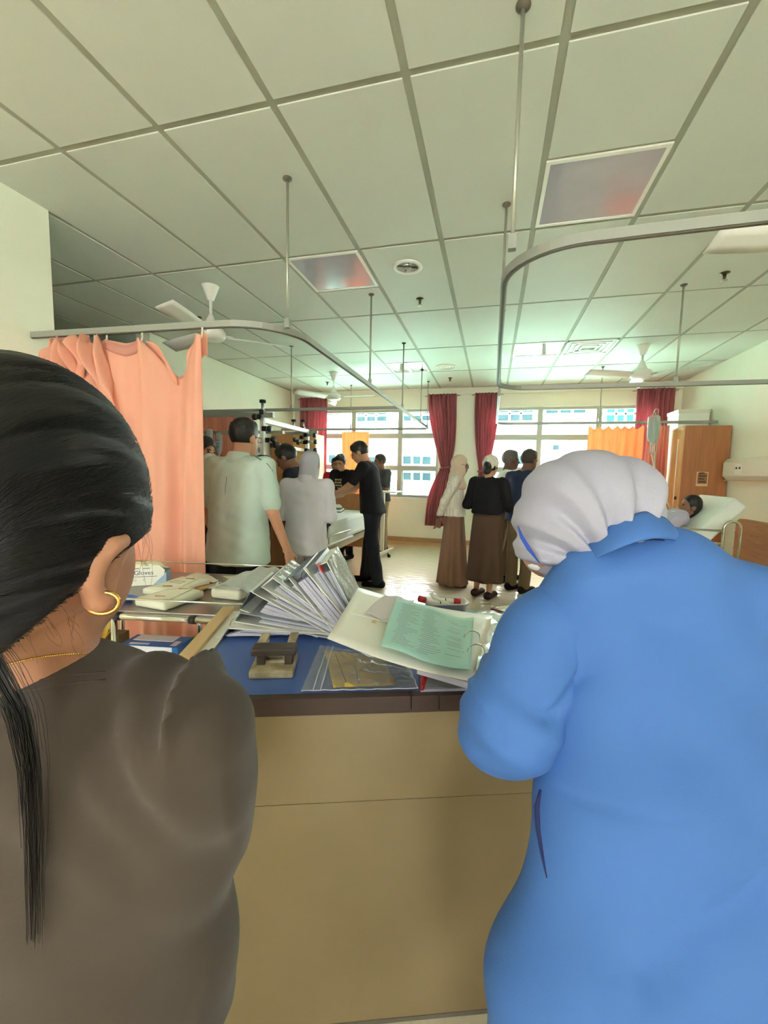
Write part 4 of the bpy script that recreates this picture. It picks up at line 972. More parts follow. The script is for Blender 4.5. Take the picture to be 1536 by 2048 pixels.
# ------------------------------------------------------------------ zip bag with yellow film, file with red clip
mat('film_yellow', (226, 192, 84), 0.35, var=0.25, vscale=18); mat('film_line', (96, 78, 40), 0.5)
clear_mat('zip_film', (225, 232, 242), 0.13, 0.12, 0.8, 34)
clear_mat('zip_edge', (240, 244, 250), 0.6, 0.3)
def zipbag():
    root = empty('zip_bag', CP(-.2, .13)); tag(root, 'clear zip bag holding a yellow film, lying at the counter edge', 'plastic bag')
    z = .892; q = [PZ(602, 1384, z), PZ(836, 1379, z), PZ(806, 1318, z), PZ(640, 1292, z)]
    y = [PZ(667, 1378, z), PZ(790, 1372, z), PZ(770, 1316, z), PZ(648, 1302, z)]
    def fy(u, v): return quad(y, u, v) + Vector((0, 0, .003 + .0012 * math.sin(u * 7 + v * 5)))
    yf = child_world(link('yellow_film', grid_mesh(fy, 16, 12, .0008), 'film_yellow', None, True), root)
    for a, b in (((.42, .06), (.45, .62)), ((.45, .62), (.62, .75)), ((.5, .44), (.72, .68)), ((.72, .68), (.73, .54)), ((.5, .44), (.64, .4)), ((.18, .9), (.22, .1))):
        child_world(Tube('fold_line', [fy(*a) + Vector((0, 0, .001)), fy((a[0] + b[0]) / 2, (a[1] + b[1]) / 2) + Vector((0, 0, .001)), fy(*b) + Vector((0, 0, .001))], .0009, 'film_line', n=4), yf)
    def top(u, v):
        h = .006 * math.sin(math.pi * u) * math.sin(math.pi * v); w = max(0, u - .45); h += .012 * w * (1 + math.sin(v * 26 + u * 9)) * math.sin(math.pi * min(v, .99)) + .0015 * math.sin(u * 40 + v * 13)
        return quad(q, u, v) + Vector((0, 0, .003 + max(h, 0)))
    child_world(link('top_film', grid_mesh(top, 50, 34), 'zip_film', None, True), root); child_world(link('bottom_film', grid_mesh(lambda u, v: quad(q, u, v) + Vector((0, 0, .0005)), 4, 4), 'zip_film', None, True), root)
    for u in (.1, .165): child_world(Tube('zip_strip', [top(u, v / 10) + Vector((0, 0, .001)) for v in range(11)], .0016, 'zip_edge', n=5), root)
    child_world(Tube('seam', [top(u / 20, 0) for u in range(21)], .0012, 'zip_edge', n=5), root); child_world(Tube('seam', [top(1, v / 10) for v in range(11)], .0012, 'zip_edge', n=5), root)
zipbag()
def red_clip_file():
    root = empty('plastic_file', CP(.08, .1)); tag(root, 'clear plastic file under the open folder with a red clip', 'file')
    q = [CP(-.072, .004), CP(.3, .004), CP(.3, .3), CP(-.03, .3)]
    bm = bmesh.new(); b_prism(bm, [p + Vector((0, 0, .001)) for p in q], (0, 0, .006)); child_world(link('lower_sheets', bm_mesh(bm), 'pages_lilac'), root)
    child_world(link('clear_cover', grid_mesh(lambda u, v: quad(q, u, v) + Vector((0, 0, .012 + .004 * math.sin(u * 21 + v * 6))), 30, 12, .0006), 'foil_glare' if False else 'sleeve', None, True), root)
    child_world(sdf_obj('red_clip', [ecap(CP(-.068, .005, ZC + .012), CP(-.045, .075, ZC + .022), (.006, .01), (.011, .012), CU)], 'red_plastic', h=.003, k=.004), root)
red_clip_file()
# ------------------------------------------------------------------ plastic tub with sample tubes
clear_mat('tub_clear', (236, 234, 234), 0.5, 0.2)
def tub():
    c = [PZ(852, 1240, ZC), PZ(914, 1250, ZC), PZ(926, 1232, ZC), PZ(862, 1225, ZC)]
    base = CP(.105, .5); root = empty('plastic_tub', base); tag(root, 'clear plastic tub of syringes and red capped tubes on the counter', 'tub')
    bm = bmesh.new(); W0, D0, W1_, D1, Hh = .12, .075, .145, .095, .07; th = .0025
    def rr(w, d, z, n=5, r_=.02):
        out = []
        for sx, sy, a0 in ((1, 1, 0), (-1, 1, 90), (-1, -1, 180), (1, -1, 270)):
            for k in range(n): t = R(a0 + 90 * k / (n - 1)); out.append(base + CU * (sx * (w / 2 - r_) + r_ * math.cos(t)) + CV * (sy * (d / 2 - r_) + r_ * math.sin(t)) + Vector((0, 0, z)))
        return out
    rings = [rr(W0, D0, .002), rr(W1_, D1, Hh), rr(W1_ + .014, D1 + .014, Hh + .001), rr(W1_ + .014, D1 + .014, Hh + .005), rr(W1_ - .004, D1 - .004, Hh + .004), rr(W0 - .005, D0 - .005, .005)]
    vs = [[bm.verts.new(p) for p in r_] for r_ in rings]; n = len(vs[0])
    for a, b in zip(vs, vs[1:]):
        for k in range(n): bm.faces.new((a[k], a[(k + 1) % n], b[(k + 1) % n], b[k]))
    bm.faces.new(vs[0][::-1]); bm.faces.new(vs[-1])
    child_world(link('tub_wall', bm_mesh(bm), 'tub_clear', None, True), root)
    def tube(nm, lab, a, b, cap, m, r_=.0065):
        t = empty(nm, a); tag(t, lab, 'sample tube' if 'tube' in nm else 'syringe'); d = (b - a).normalized()
        child_world(Tube('barrel', [a, b], r_, m, n=10), t)
        if cap: child_world(Tube('cap', [b - d * .004, b + d * .02], r_ * 1.45, cap, n=12), t); child_world(Tube('band', [a + d * .02, a + d * .024], r_ * 1.05, 'ink_dark', n=10), t)
        else: child_world(Tube('plunger', [a - d * .03, a], r_ * .5, 'white_paint', n=8), t); child_world(Tube('flange', [a - d * .033, a - d * .03], r_ * 1.6, 'white_paint', n=10), t)
    B = lambda u, v, z: base + CU * u + CV * v + Vector((0, 0, z))
    tube('sample_tube', 'white tube with orange red cap sticking out over the tub rim', B(-.005, -.01, .06), B(-.085, -.03, .085), 'red_plastic', 'white_paint', .008)
    tube('sample_tube', 'white tube with red cap lying inside the tub, right side', B(-.02, .01, .07), B(.035, .0, .068), 'red_plastic', 'white_paint', .009)
    tube('sample_tube', 'small tube with dark red cap low inside the tub', B(-.03, -.015, .03), B(.02, -.02, .035), 'red_plastic', 'white_paint', .007)
    tube('syringe', 'white syringe leaning up out of the tub at its left', B(.0, .01, .03), B(-.05, .02, .095), None, 'white_paint', .008)
    tube('syringe', 'thin white syringe slanting across the tub top', B(.03, -.01, .05), B(-.045, .005, .088), None, 'white_paint', .006)
    tube('syringe', 'narrow pale syringe lying deepest in the tub', B(.04, .02, .045), B(-.035, .025, .06), None, 'offwhite', .005)
tub()
# ------------------------------------------------------------------ plastic wraps on the right of the counter
mat('wrap_white', (228, 228, 214), 0.2, spec=0.8, bump=0.9, bscale=22); mat('wrap_yellow', (214, 178, 40), 0.3); mat('clip_maroon', (110, 30, 30), 0.4)
def wraps():
    def crumple(label, q, z0, amp, seed, extra=None):
        root = empty('plastic_wrap', q[0]); tag(root, label, 'plastic wrap')
        def f(u, v):
            e = math.sin(math.pi * u) ** .5 * math.sin(math.pi * v) ** .5; return quad(q, u, v) + Vector((0, 0, z0 + e * amp * (1 + .5 * math.sin(u * 19 + seed) * math.sin(v * 23 + seed * 2) + .4 * math.sin(u * 37 + v * 11))))
        child_world(link('film', grid_mesh(f, 40, 40, .0008), 'wrap_white', None, True), root); return root, f
    crumple('crinkled white plastic wrap lying next to the tub', [CP(.2, .36), CP(.42, .34), CP(.4, .57), CP(.2, .56)], .002, .016, 1)
    r2, f2 = crumple('white plastic wrap with yellow label at the back of the counter', [CP(.36, .42), CP(.62, .4), CP(.64, .6), CP(.34, .63)], .003, .028, 4)
    def g(u, v): return f2(.15 + .45 * u, .25 + .5 * v) + Vector((0, 0, .003))
    child_world(link('yellow_label', grid_mesh(g, 16, 12, .0008), 'wrap_yellow', None, True), r2)
    cl = empty('maroon_clip', CP(.3, .5)); tag(cl, 'small dark maroon clip resting on the white wrap', 'clip')
    child_world(sdf_obj('jaw', [ecap(CP(.29, .52, ZC + .03), CP(.33, .47, ZC + .026), (.01, .007), (.013, .008), CU)], 'clip_maroon', h=.003, k=.004), cl); child_world(Tube('hinge_pin', [CP(.285, .53, ZC + .034), CP(.3, .54, ZC + .034)], .003, 'steel', n=8), cl)
    bl = empty('blue_sheet', CP(.3, .59)); tag(bl, 'pale blue paper sheet under the wraps at the counter back', 'paper'); child_world(Box('sheet', CP(.31, .52, ZC + .0012), (.26, .15, .0015), 'blanket_blue', None, CROT), bl)
wraps()
# ------------------------------------------------------------------ steel trolley and what lies on it
TO = Vector((-1.433, 1.294, 0)); TU = Vector((.985, .173, 0)).normalized(); TV = Vector((-TU.y, TU.x, 0)); TROT = Matrix((TU, TV, Vector((0, 0, 1)))).transposed(); ZT = .85; ZS = .46
def TP(u, v, z=ZT): return TO + TU * u + TV * v + Vector((0, 0, z))
def TBox(nm, u0, u1, v0, v1, z0, z1, m, root, bev=0.0, rz=0.0): return child_world(Box(nm, TP((u0 + u1) / 2, (v0 + v1) / 2, (z0 + z1) / 2), (u1 - u0, v1 - v0, z1 - z0), m, None, TROT @ Matrix.Rotation(rz, 3, 'Z'), bev), root)
mat('tray_steel', (150, 146, 140), 0.3, metal=0.75)
tr = empty('steel_trolley', TP(0, .3, 0), math.atan2(TU.y, TU.x)); tag(tr, 'stainless steel trolley with guard rail behind the counter', 'trolley')
TBox('top_tray', -.46, .56, .01, .64, ZT - .018, ZT, 'tray_steel', tr, .002); TBox('lower_shelf', -.46, .56, .02, .63, ZS - .02, ZS, 'tray_steel', tr, .002)
for v in (0, .65): child_world(Tube('frame_tube', [TP(-.47, v, ZT - .02), TP(.57, v, ZT - .02)], .0125, 'chrome', tr if False else None, n=12), tr)
for u in (-.47, .57): child_world(Tube('frame_tube', [TP(u, 0, ZT - .02), TP(u, .65, ZT - .02)], .0125, 'chrome', n=12), tr)
for v in (0, .65):
    child_world(Tube('guard_rail', [TP(-.47, v, ZT - .01), TP(-.47, v, ZT + .052), TP(.57, v, ZT + .052), TP(.57, v, ZT - .01)], .004, 'chrome', n=8), tr)
for u in (-.46, -.002, .56):
    for v in (0, .65):
        lg = child_world(Tube('leg', [TP(u, v, .09), TP(u, v, ZT - .01)], .0125, 'chrome', n=12), tr)
        child_world(Lathe('caster', [(.0, -.014), (.042, -.014), (.046, 0), (.042, .014), (.0, .014)], TP(u, v, .046), 'black_plastic', n=14, rot=Matrix.Rotation(math.pi / 2, 3, 'X')), lg)
for px in (247, 380):
    a = PY(px, 1225, 1.33); u = (a - TO).dot(TU); child_world(Tube('rubber_clip', [TP(u - .013, 0, ZT - .02), TP(u + .013, 0, ZT - .02)], .0165, 'black_plastic', n=12), tr)
# glove box
mat('card_cream', (226, 226, 210), 0.55); mat('card_yellow', (228, 226, 180), 0.55); mat('card_blue', (150, 180, 206), 0.5); mat('ink_navy', (52, 58, 92), 0.6); mat('glove_latex', (232, 226, 196), 0.5); mat('card_royal', (36, 110, 184), 0.4); mat('card_sky', (140, 186, 226), 0.4); mat('card_white', (236, 238, 240), 0.4); mat('ink_pink', (190, 150, 160), 0.6)
def glove_box():
    root = empty('glove_box', TP(-.17, .38)); tag(root, 'opened cream and blue glove carton with gloves spilling out on the trolley', 'glove box')
    ang = R(22); rt = TROT @ Matrix.Rotation(ang, 3, 'Z'); ux = rt @ Vector((1, 0, 0)); uy = rt @ Vector((0, 1, 0)); c = TP(-.17, .4, ZT)
    q = lambda a, b, z: c + ux * a + uy * b + Vector((0, 0, z))
    bm = bmesh.new(); b_prism(bm, [q(-.13, -.06, .001), q(.13, -.06, .001), q(.13, .06, .001), q(-.13, .06, .001)], (0, 0, .06)); child_world(link('carton', bm_mesh(bm), 'card_blue'), root)
    bm = bmesh.new(); b_prism(bm, [q(-.131, -.0615, .002), q(.07, -.0615, .002), q(.12, -.0615, .05), q(.125, -.0615, .075), q(.1, -.0615, .1), q(-.131, -.0615, .085)], uy * -.0012); child_world(link('front_flap', bm_mesh(bm), 'card_cream'), root)
    child_world(sdf_obj('gloves', [ell(q(-.05, 0, .075), (.07, .045, .03)), ell(q(.06, .0, .08), (.06, .04, .03)), ell(q(.0, -.02, .09), (.05, .03, .02)), ell(q(-.1, -.01, .085), (.03, .03, .02))], 'glove_latex', h=.006, k=.01), root)
    bm = bmesh.new(); 
    def f(u, v): return q(-.12 + .25 * u, -.06 + .1 * v, .085 + .03 * math.sin(u * math.pi) * (1 - v * .4) - .02 * v)
    child_world(link('top_flap', grid_mesh(f, 16, 8, .001), 'card_yellow', None, True), root)
    mw = lambda a, z: basis(q(a, -.0632, z), ux, Vector((0, 0, 1)))
    child_world(Text('lettering', 'Getel Gloves', .03, 'ink_navy', mw(-.005, .064)), root)
    child_world(Box('rule', q(-.01, -.0632, .046), (.2, .0008, .0022), 'ink_navy', None, rt), root)
    for k in range(4): child_world(Box('print_mark', q(-.09 + .045 * k, -.0632, .087 - .001 * (k % 2)), (.03, .0008, .006), 'ink_grey', None, rt), root)
    for k in range(4): child_world(Tube('pictogram', [q(-.085 + .04 * k + .006 * math.cos(t), -.0632, .03 + .006 * math.sin(t)) for t in (.5, 1.6, 2.8, 3.9, 5.2)], .0009, 'ink_grey', n=4, closed=(k % 2 == 0)), root)
glove_box()
# sterile packs: folded cream cloth with dark ties
mat('pack_cloth', (226, 226, 204), 0.8, bump=0.25, bscale=25); mat('tape_brown', (150, 104, 52), 0.5); mat('kraft', (198, 150, 96), 0.6); mat('paper_thin', (214, 208, 190), 0.6)
def pack(label, a, b, w, h_, z0, seed=0):
    root = empty('sterile_pack', a); tag(root, label, 'sterile pack', 'sterile packs on the trolley'); d = (b - a).normalized(); s = Vector((-d.y, d.x, 0))
    rot = Matrix((d, s, Vector((0, 0, 1)))).transposed(); L_ = (b - a).length
    def disp(X): return .0025 * np.sin(X[..., 0] * 60 + seed) * np.sin(X[..., 1] * 47 + seed * 2)
    c = (a + b) / 2 + Vector((0, 0, z0 + h_ / 2))
    bm = bmesh.new(); b_box(bm, c, (L_, w, h_), rot, h_ * .35); child_world(link('folded_cloth', bm_mesh(bm), 'pack_cloth', None, True), root)
    def f(u, v): return a + d * (L_ * (.05 + .9 * u)) + s * (w * (v - .5) * (.9 - .5 * u)) + Vector((0, 0, z0 + h_ + .002 + .002 * math.sin(u * 9 + seed) * math.sin(v * 5)))
    child_world(link('top_flap', grid_mesh(f, 12, 8, .0015), 'pack_cloth', None, True), root)
    for t in (.22, .8):
        p = a + d * (L_ * t) + Vector((0, 0, z0 + h_ + .004)); child_world(Tube('tie', [p + s * .02, p + d * .006, p - s * .022 + d * .012], .0022, 'tape_brown', n=5), root)
    return root, a, d, s, L_
pack('long folded cream sterile pack at the front of the trolley', TP(.12, .04), TP(.18, .24), .17, .035, .001)
pk = pack('cream sterile pack with a stamp, resting behind the front pack', TP(.05, .2), TP(.1, .44), .17, .03, .0, 2)
r_, a_, d_, s_, L_ = pk
child_world(Tube('stamp_box', [a_ + d_ * (L_ * .5) + s_ * x + d_ * y + Vector((0, 0, .037)) for x, y in ((-.03, -.015), (.03, -.015), (.03, .015), (-.03, .015))], .001, 'ink_grey', n=4, closed=True), r_)
pack('sterile pack in thin wrap beside the binders on the trolley', TP(.36, .2), TP(.42, .5), .15, .045, .0, 4)
wp = empty('clear_wrap', TP(.38, .3)); tag(wp, 'clear creased wrap with cloth beside the binders on the trolley', 'plastic wrap')
def fw(u, v): return TP(.28 + .22 * u + .05 * v, .14 + .38 * v, ZT + .05 + .03 * math.sin(u * 3.1) + .006 * math.sin(u * 17 + v * 9))
child_world(link('film', grid_mesh(fw, 20, 20, .0008), 'sleeve', None, True), wp)
th = empty('thin_paper', TP(.1, .55)); tag(th, 'flat translucent paper sheet at the back of the trolley', 'paper'); child_world(link('sheet', grid_mesh(lambda u, v: TP(.0 + .26 * u, .48 + .15 * v - .05 * u, ZT + .004 + .006 * math.sin(u * 4 + v * 3)), 12, 8, .001), 'paper_thin', None, True), th)
kr = empty('kraft_packet', TP(.2, .34)); tag(kr, 'small brown kraft packet beside the glass vial', 'packet'); child_world(sdf_obj('packet', [ecap(TP(.185, .3, ZT + .012), TP(.225, .4, ZT + .01), (.02, .01), (.012, .008), TU)], 'kraft', h=.004, k=.005), kr)
child_world(Tube('fold_edge', [TP(.18, .29, ZT + .024), TP(.225, .41, ZT + .019)], .002, 'tape_brown', n=5), kr)
bs = empty('blue_tray', TP(-.05, .13)); tag(bs, 'small bright blue plastic tray at the trolley edge by the woman ear', 'tray')
bm = bmesh.new(); b_lathe(bm, [(.03, .001), (.055, .014), (.058, .016), (.052, .016), (.028, .004)], TP(-.05, .13), 20); bmesh.ops.scale(bm, vec=(1.1, .6, 1), space=Matrix.Translation(-TP(-.05, .13)), verts=bm.verts); mat('blue_plastic', (52, 112, 196), 0.4); child_world(link('dish', bm_mesh(bm), 'blue_plastic', None, True), bs)
mat('vial_glass', (196, 206, 214), 0.1, spec=0.8); mat('vial_label', (190, 206, 226), 0.5)
vl = empty('glass_vial', TP(.266, .33)); tag(vl, 'tiny glass vial with pale label standing on the trolley', 'vial')
vb = TP(.266, .33); child_world(Lathe('glass', [(.0, .001), (.011, .001), (.012, .004), (.012, .032), (.006, .039), (.006, .044), (.0, .044)], vb, 'vial_glass', n=16), vl); child_world(Lathe('label', [(.0123, .006), (.0125, .006), (.0125, .026), (.0123, .026)], vb, 'vial_label', n=16), vl); child_world(Lathe('cap', [(.008, .043), (.008, .052), (.0, .053)], vb, 'steel', n=12), vl)
# lower shelf
def lower():
    root = empty('printed_carton', TP(-.09, .4, ZS)); tag(root, 'blue and white printed carton on the lower trolley shelf', 'carton')
    TBox('carton', -.235, .06, .33, .46, ZS + .001, ZS + .1, 'card_royal', root, .001)
    TBox('front_print', -.235, .03, .3285, .3302, ZS + .055, ZS + .098, 'card_white', root); TBox('front_print', -.235, .03, .3285, .3302, ZS + .002, ZS + .055, 'card_sky', root)
    TBox('side_print', .0, .058, .328, .3295, ZS + .01, ZS + .055, 'card_white', root); TBox('top_print', -.21, .0, .39, .458, ZS + .1, ZS + .1015, 'card_white', root)
    for u0, u1, z0, z1, m_ in ((-.21, -.13, .074, .083, 'ink_pink'), (-.21, -.16, .088, .092, 'ink_grey'), (.008, .045, .03, .038, 'ink_pink'), (-.22, -.19, .015, .04, 'card_white')): TBox('print_mark', u0, u1, .327, .3284, ZS + z0, ZS + z1, m_, root)
    TBox('print_mark', -.2, -.1, .345, .362, ZS + .1, ZS + .1008, 'card_white', root); TBox('barcode_patch', .01, .04, .345, .4, ZS + .1, ZS + .1008, 'card_white', root)
    bt = empty('capped_bottle', TP(.1, .42, ZS)); tag(bt, 'white bottle with dark green cap on the lower trolley shelf', 'bottle'); mat('cap_green', (24, 110, 48), 0.4)
    c = TP(.1, .42, ZS); child_world(Lathe('bottle', [(.0, .001), (.034, .001), (.036, .005), (.036, .07), (.028, .088), (.018, .092), (.0, .092)], c, 'white_paint', n=20), bt); child_world(Lathe('cap', [(.022, .088), (.022, .112), (.018, .117), (.0, .117)], c, 'cap_green', n=20), bt)
    rl = empty('tissue_roll', TP(.17, .6, ZS)); tag(rl, 'white tissue roll lying on the lower trolley shelf', 'roll'); c = TP(.17, .55, ZS + .062); child_world(Tube('roll', [c - TU * .05, c + TU * .06], .06, 'card_white', n=20), rl); child_world(Tube('core', [c - TU * .052, c + TU * .062], .02, 'kraft', n=12), rl)
    cb = empty('cardboard_box', TP(-.38, .35, ZS)); tag(cb, 'open brown cardboard box on the lower shelf behind the woman neck', 'box'); mat('cardboard', (128, 100, 62), 0.8)
    for a in ((-.45, -.28, .28, .29), (-.45, -.28, .45, .46), (-.45, -.44, .29, .45), (-.29, -.28, .29, .45)): TBox('panel', *a, ZS + .001, ZS + .12, 'cardboard', cb)
    yl = empty('yellow_bag', TP(-.33, .3, ZS)); tag(yl, 'folded yellow plastic bag tucked in the cardboard box', 'bag'); mat('yellow_plastic', (214, 176, 60), 0.4)
    def f(u, v): return TP(-.4 + .1 * u, .3 + .1 * v, ZS + .14 + .03 * math.sin(u * 5 + v * 4) + .03 * v)
    child_world(link('bag', grid_mesh(f, 14, 12, .0015), 'yellow_plastic', None, True), yl); child_world(Tube('bag_lip', [TP(-.4, .3, ZS + .14), TP(-.3, .31, ZS + .13), TP(-.3, .38, ZS + .17)], .004, 'yellow_plastic', n=6), yl)
lower()
# ------------------------------------------------------------------ people
mat('skin_tan', (196, 146, 114), 0.5, sub=0.1, var=0.06, vscale=12); mat('skin_brown', (140, 98, 76), 0.5, sub=0.06, var=0.06, vscale=12); mat('skin_deep', (104, 74, 60), 0.5, sub=0.05)
mat('skin_light', (212, 164, 134), 0.5, sub=0.1, var=0.05, vscale=12)
mat('hair_black', (22, 19, 18), 0.42, bump=0.6, bscale=90, stretch=(1, 1, .2)); mat('hair_grey', (96, 92, 88), 0.5, bump=0.6, bscale=90); mat('hair_brown', (52, 42, 36), 0.45, bump=0.6, bscale=90)
mat('eye_dark', (20, 16, 14), 0.2); mat('lip', (150, 86, 78), 0.5); mat('lens_frame', (30, 28, 28), 0.3); mat('mask_white', (232, 236, 238), 0.6)
def fab(n, c, **k): return mat(n, c, 0.85, spec=0.25, bump=0.12, bscale=300, var=k.get('var', .05), vscale=k.get('vs', 5))
for n, c in (('mint_cloth', (186, 208, 194)), ('lilac_cloth', (206, 204, 210)), ('lilac_scarf', (178, 176, 186)), ('black_cloth', (24, 24, 27)), ('navy_cloth', (40, 50, 76)), ('ink_navy_cloth', (30, 32, 46)), ('red_shirt', (176, 34, 40)),
             ('grey_cloth', (78, 82, 88)), ('khaki', (158, 140, 114)), ('cream_scarf', (212, 190, 166)), ('brown_skirt', (136, 104, 84)), ('umber_skirt', (86, 66, 54)), ('white_cloth', (226, 224, 216)),
             ('dark_khaki', (108, 92, 70)), ('shoe_black', (26, 24, 24)), ('shoe_brown', (66, 44, 36)), ('scarf_black', (26, 26, 30)), ('slate_cloth', (58, 62, 70)), ('gown_lilac', (188, 180, 200)), ('dark_trouser', (28, 30, 40)), ('grey_lilac_trouser', (176, 168, 172))): fab(n, c)
mat('cream_top', (222, 216, 200), 0.85, spec=0.2, var=0.22, vscale=1.0, stretch=(95, 95, .6), detail=1.0)
def wrinkle(amp, sc, seed):
    rr = np.random.RandomState(seed); K = rr.normal(size=(5, 3)) * sc; K[:, 2] *= .45; ph = rr.rand(5) * 6.28
    def f(X): return amp * sum(np.sin(X @ K[i] + ph[i]) for i in range(5)) / 2.2
    return f
def wrinkle2(amp, seed):
    # cloth: long soft folds, mostly diagonal and hanging
    rr = np.random.RandomState(seed); w1 = wrinkle(1.0, 22, seed); K = np.array([[rr.normal() * 70, rr.normal() * 70, rr.normal() * 26] for _ in range(4)]); ph = rr.rand(4) * 6.28
    def f(X):
        s = 0
        for i in range(4):
            q = np.sin(X @ K[i] + ph[i] + 1.5 * np.sin(X[:, 2] * 9 + i)); s = s + np.sign(q) * np.abs(q) ** 1.5 * (.5 + .5 * np.sin(X @ K[i][[1, 2, 0]] * .35 + i * 2))
        return amp * (.35 * w1(X) + .42 * s)
    return f
def snap(o, p, off=.001, dirv=None):
    # nearest point on a mesh built in world space
    from mathutils.bvhtree import BVHTree
    me = o.data; t = BVHTree.FromPolygons([v.co for v in me.vertices], [list(f.vertices) for f in me.polygons]); out = []
    for q in p:
        if dirv is not None: l, n, i, d = t.ray_cast(Vector(dirv), (Vector(q) - Vector(dirv)).normalized())
        else: l, n, i, d = t.find_nearest(Vector(q))
        out.append(l + n * off if l is not None else Vector(q))
    return out
def part(root, name):
    return [c for c in root.children if c.name.split('.')[0] == name][0]
class Body:
    def __init__(s, pos, yaw, h, lean=0.0, side=0.0):
        s.o = np.array([pos[0], pos[1], 0.0]); a = R(yaw); s.f = np.array([math.cos(a), math.sin(a), 0]); s.r = np.array([math.sin(a), -math.cos(a), 0]); s.z = np.array([0, 0, 1.0]); s.k = h / 1.72
        s.lean = R(lean); s.side = R(side)
    def W(s, x, y, z): return s.o + s.k * (s.r * x + s.f * y + s.z * z)
    def T(s, x, y, z):     # a point of the torso, leant about the hips (z measured from the floor)
        zz = z - .93; y2 = y * math.cos(s.lean) + zz * math.sin(s.lean); z2 = zz * math.cos(s.lean) - y * math.sin(s.lean); x2 = x * math.cos(s.side) + z2 * math.sin(s.side); z3 = z2 * math.cos(s.side) - x * math.sin(s.side)
        return s.W(x2, y2, z3 + .93)
    def tdir(s):
        d = s.T(0, 0, 1.4) - s.T(0, 0, .93); return d / np.linalg.norm(d)
    def head_frame(s, yaw, pitch, roll=0.0):
        a = R(yaw); f = s.f * math.cos(a) - s.r * math.sin(a); r = s.r * math.cos(a) + s.f * math.sin(a); p = R(pitch)
        f2 = f * math.cos(p) - s.z * math.sin(p); z2 = s.z * math.cos(p) + f * math.sin(p)
        q = R(roll); r2 = r * math.cos(q) - z2 * math.sin(q); z3 = z2 * math.cos(q) + r * math.sin(q)
        s.H = s.T(0, .0, 1.48) + s.k * (z3 * .115 + f2 * .025 + f * .015); s.hr, s.hf, s.hz = r2, f2, z3; s.hm = np.stack([r2, f2, z3], 1)
    def HP(s, x, y, z): return s.H + s.k * (s.hr * x + s.hf * y + s.hz * z)
def hand_mesh(w, d, n, k, curl=.5, thumb=1, h=.0045):
    """palm and five fingers; w wrist, d direction, n palm normal"""
    d = np.array(d, float); d /= np.linalg.norm(d); n = np.array(n, float); n = n - d * (d @ n); n /= np.linalg.norm(n); s = np.cross(d, n) * thumb; w = np.array(w, float)
    P = [ecap(w - d * .03 * k, w + d * .02 * k, (.026 * k, .02 * k), (.034 * k, .016 * k), s), ecap(w + d * .02 * k, w + d * .075 * k, (.034 * k, .015 * k), (.038 * k, .013 * k), s)]
    for j, (o, l) in enumerate(((.03, .068), (.011, .078), (-.009, .072), (-.028, .056))):
        a = w + d * .085 * k + s * o * k; c1 = curl * .8; b = a + (d * math.cos(c1) + n * math.sin(c1)) * l * .5 * k; c2 = curl * 1.7; c = b + (d * math.cos(c2) + n * math.sin(c2)) * l * .5 * k
        P += [seg(a - d * .01 * k, b, .0092 * k, .0084 * k), seg(b, c, .0084 * k, .007 * k)]
    a = w + d * .02 * k + s * .03 * k; b = a + (d * .7 + s * .6 + n * .2) * .045 * k; c = b + (d * .9 + s * .15 + n * .4) * .03 * k
    P += [seg(a, b, .013 * k, .0105 * k), seg(b, c, .0105 * k, .008 * k)]
    return sdf_mesh('hand', P, h=h, k=.006)
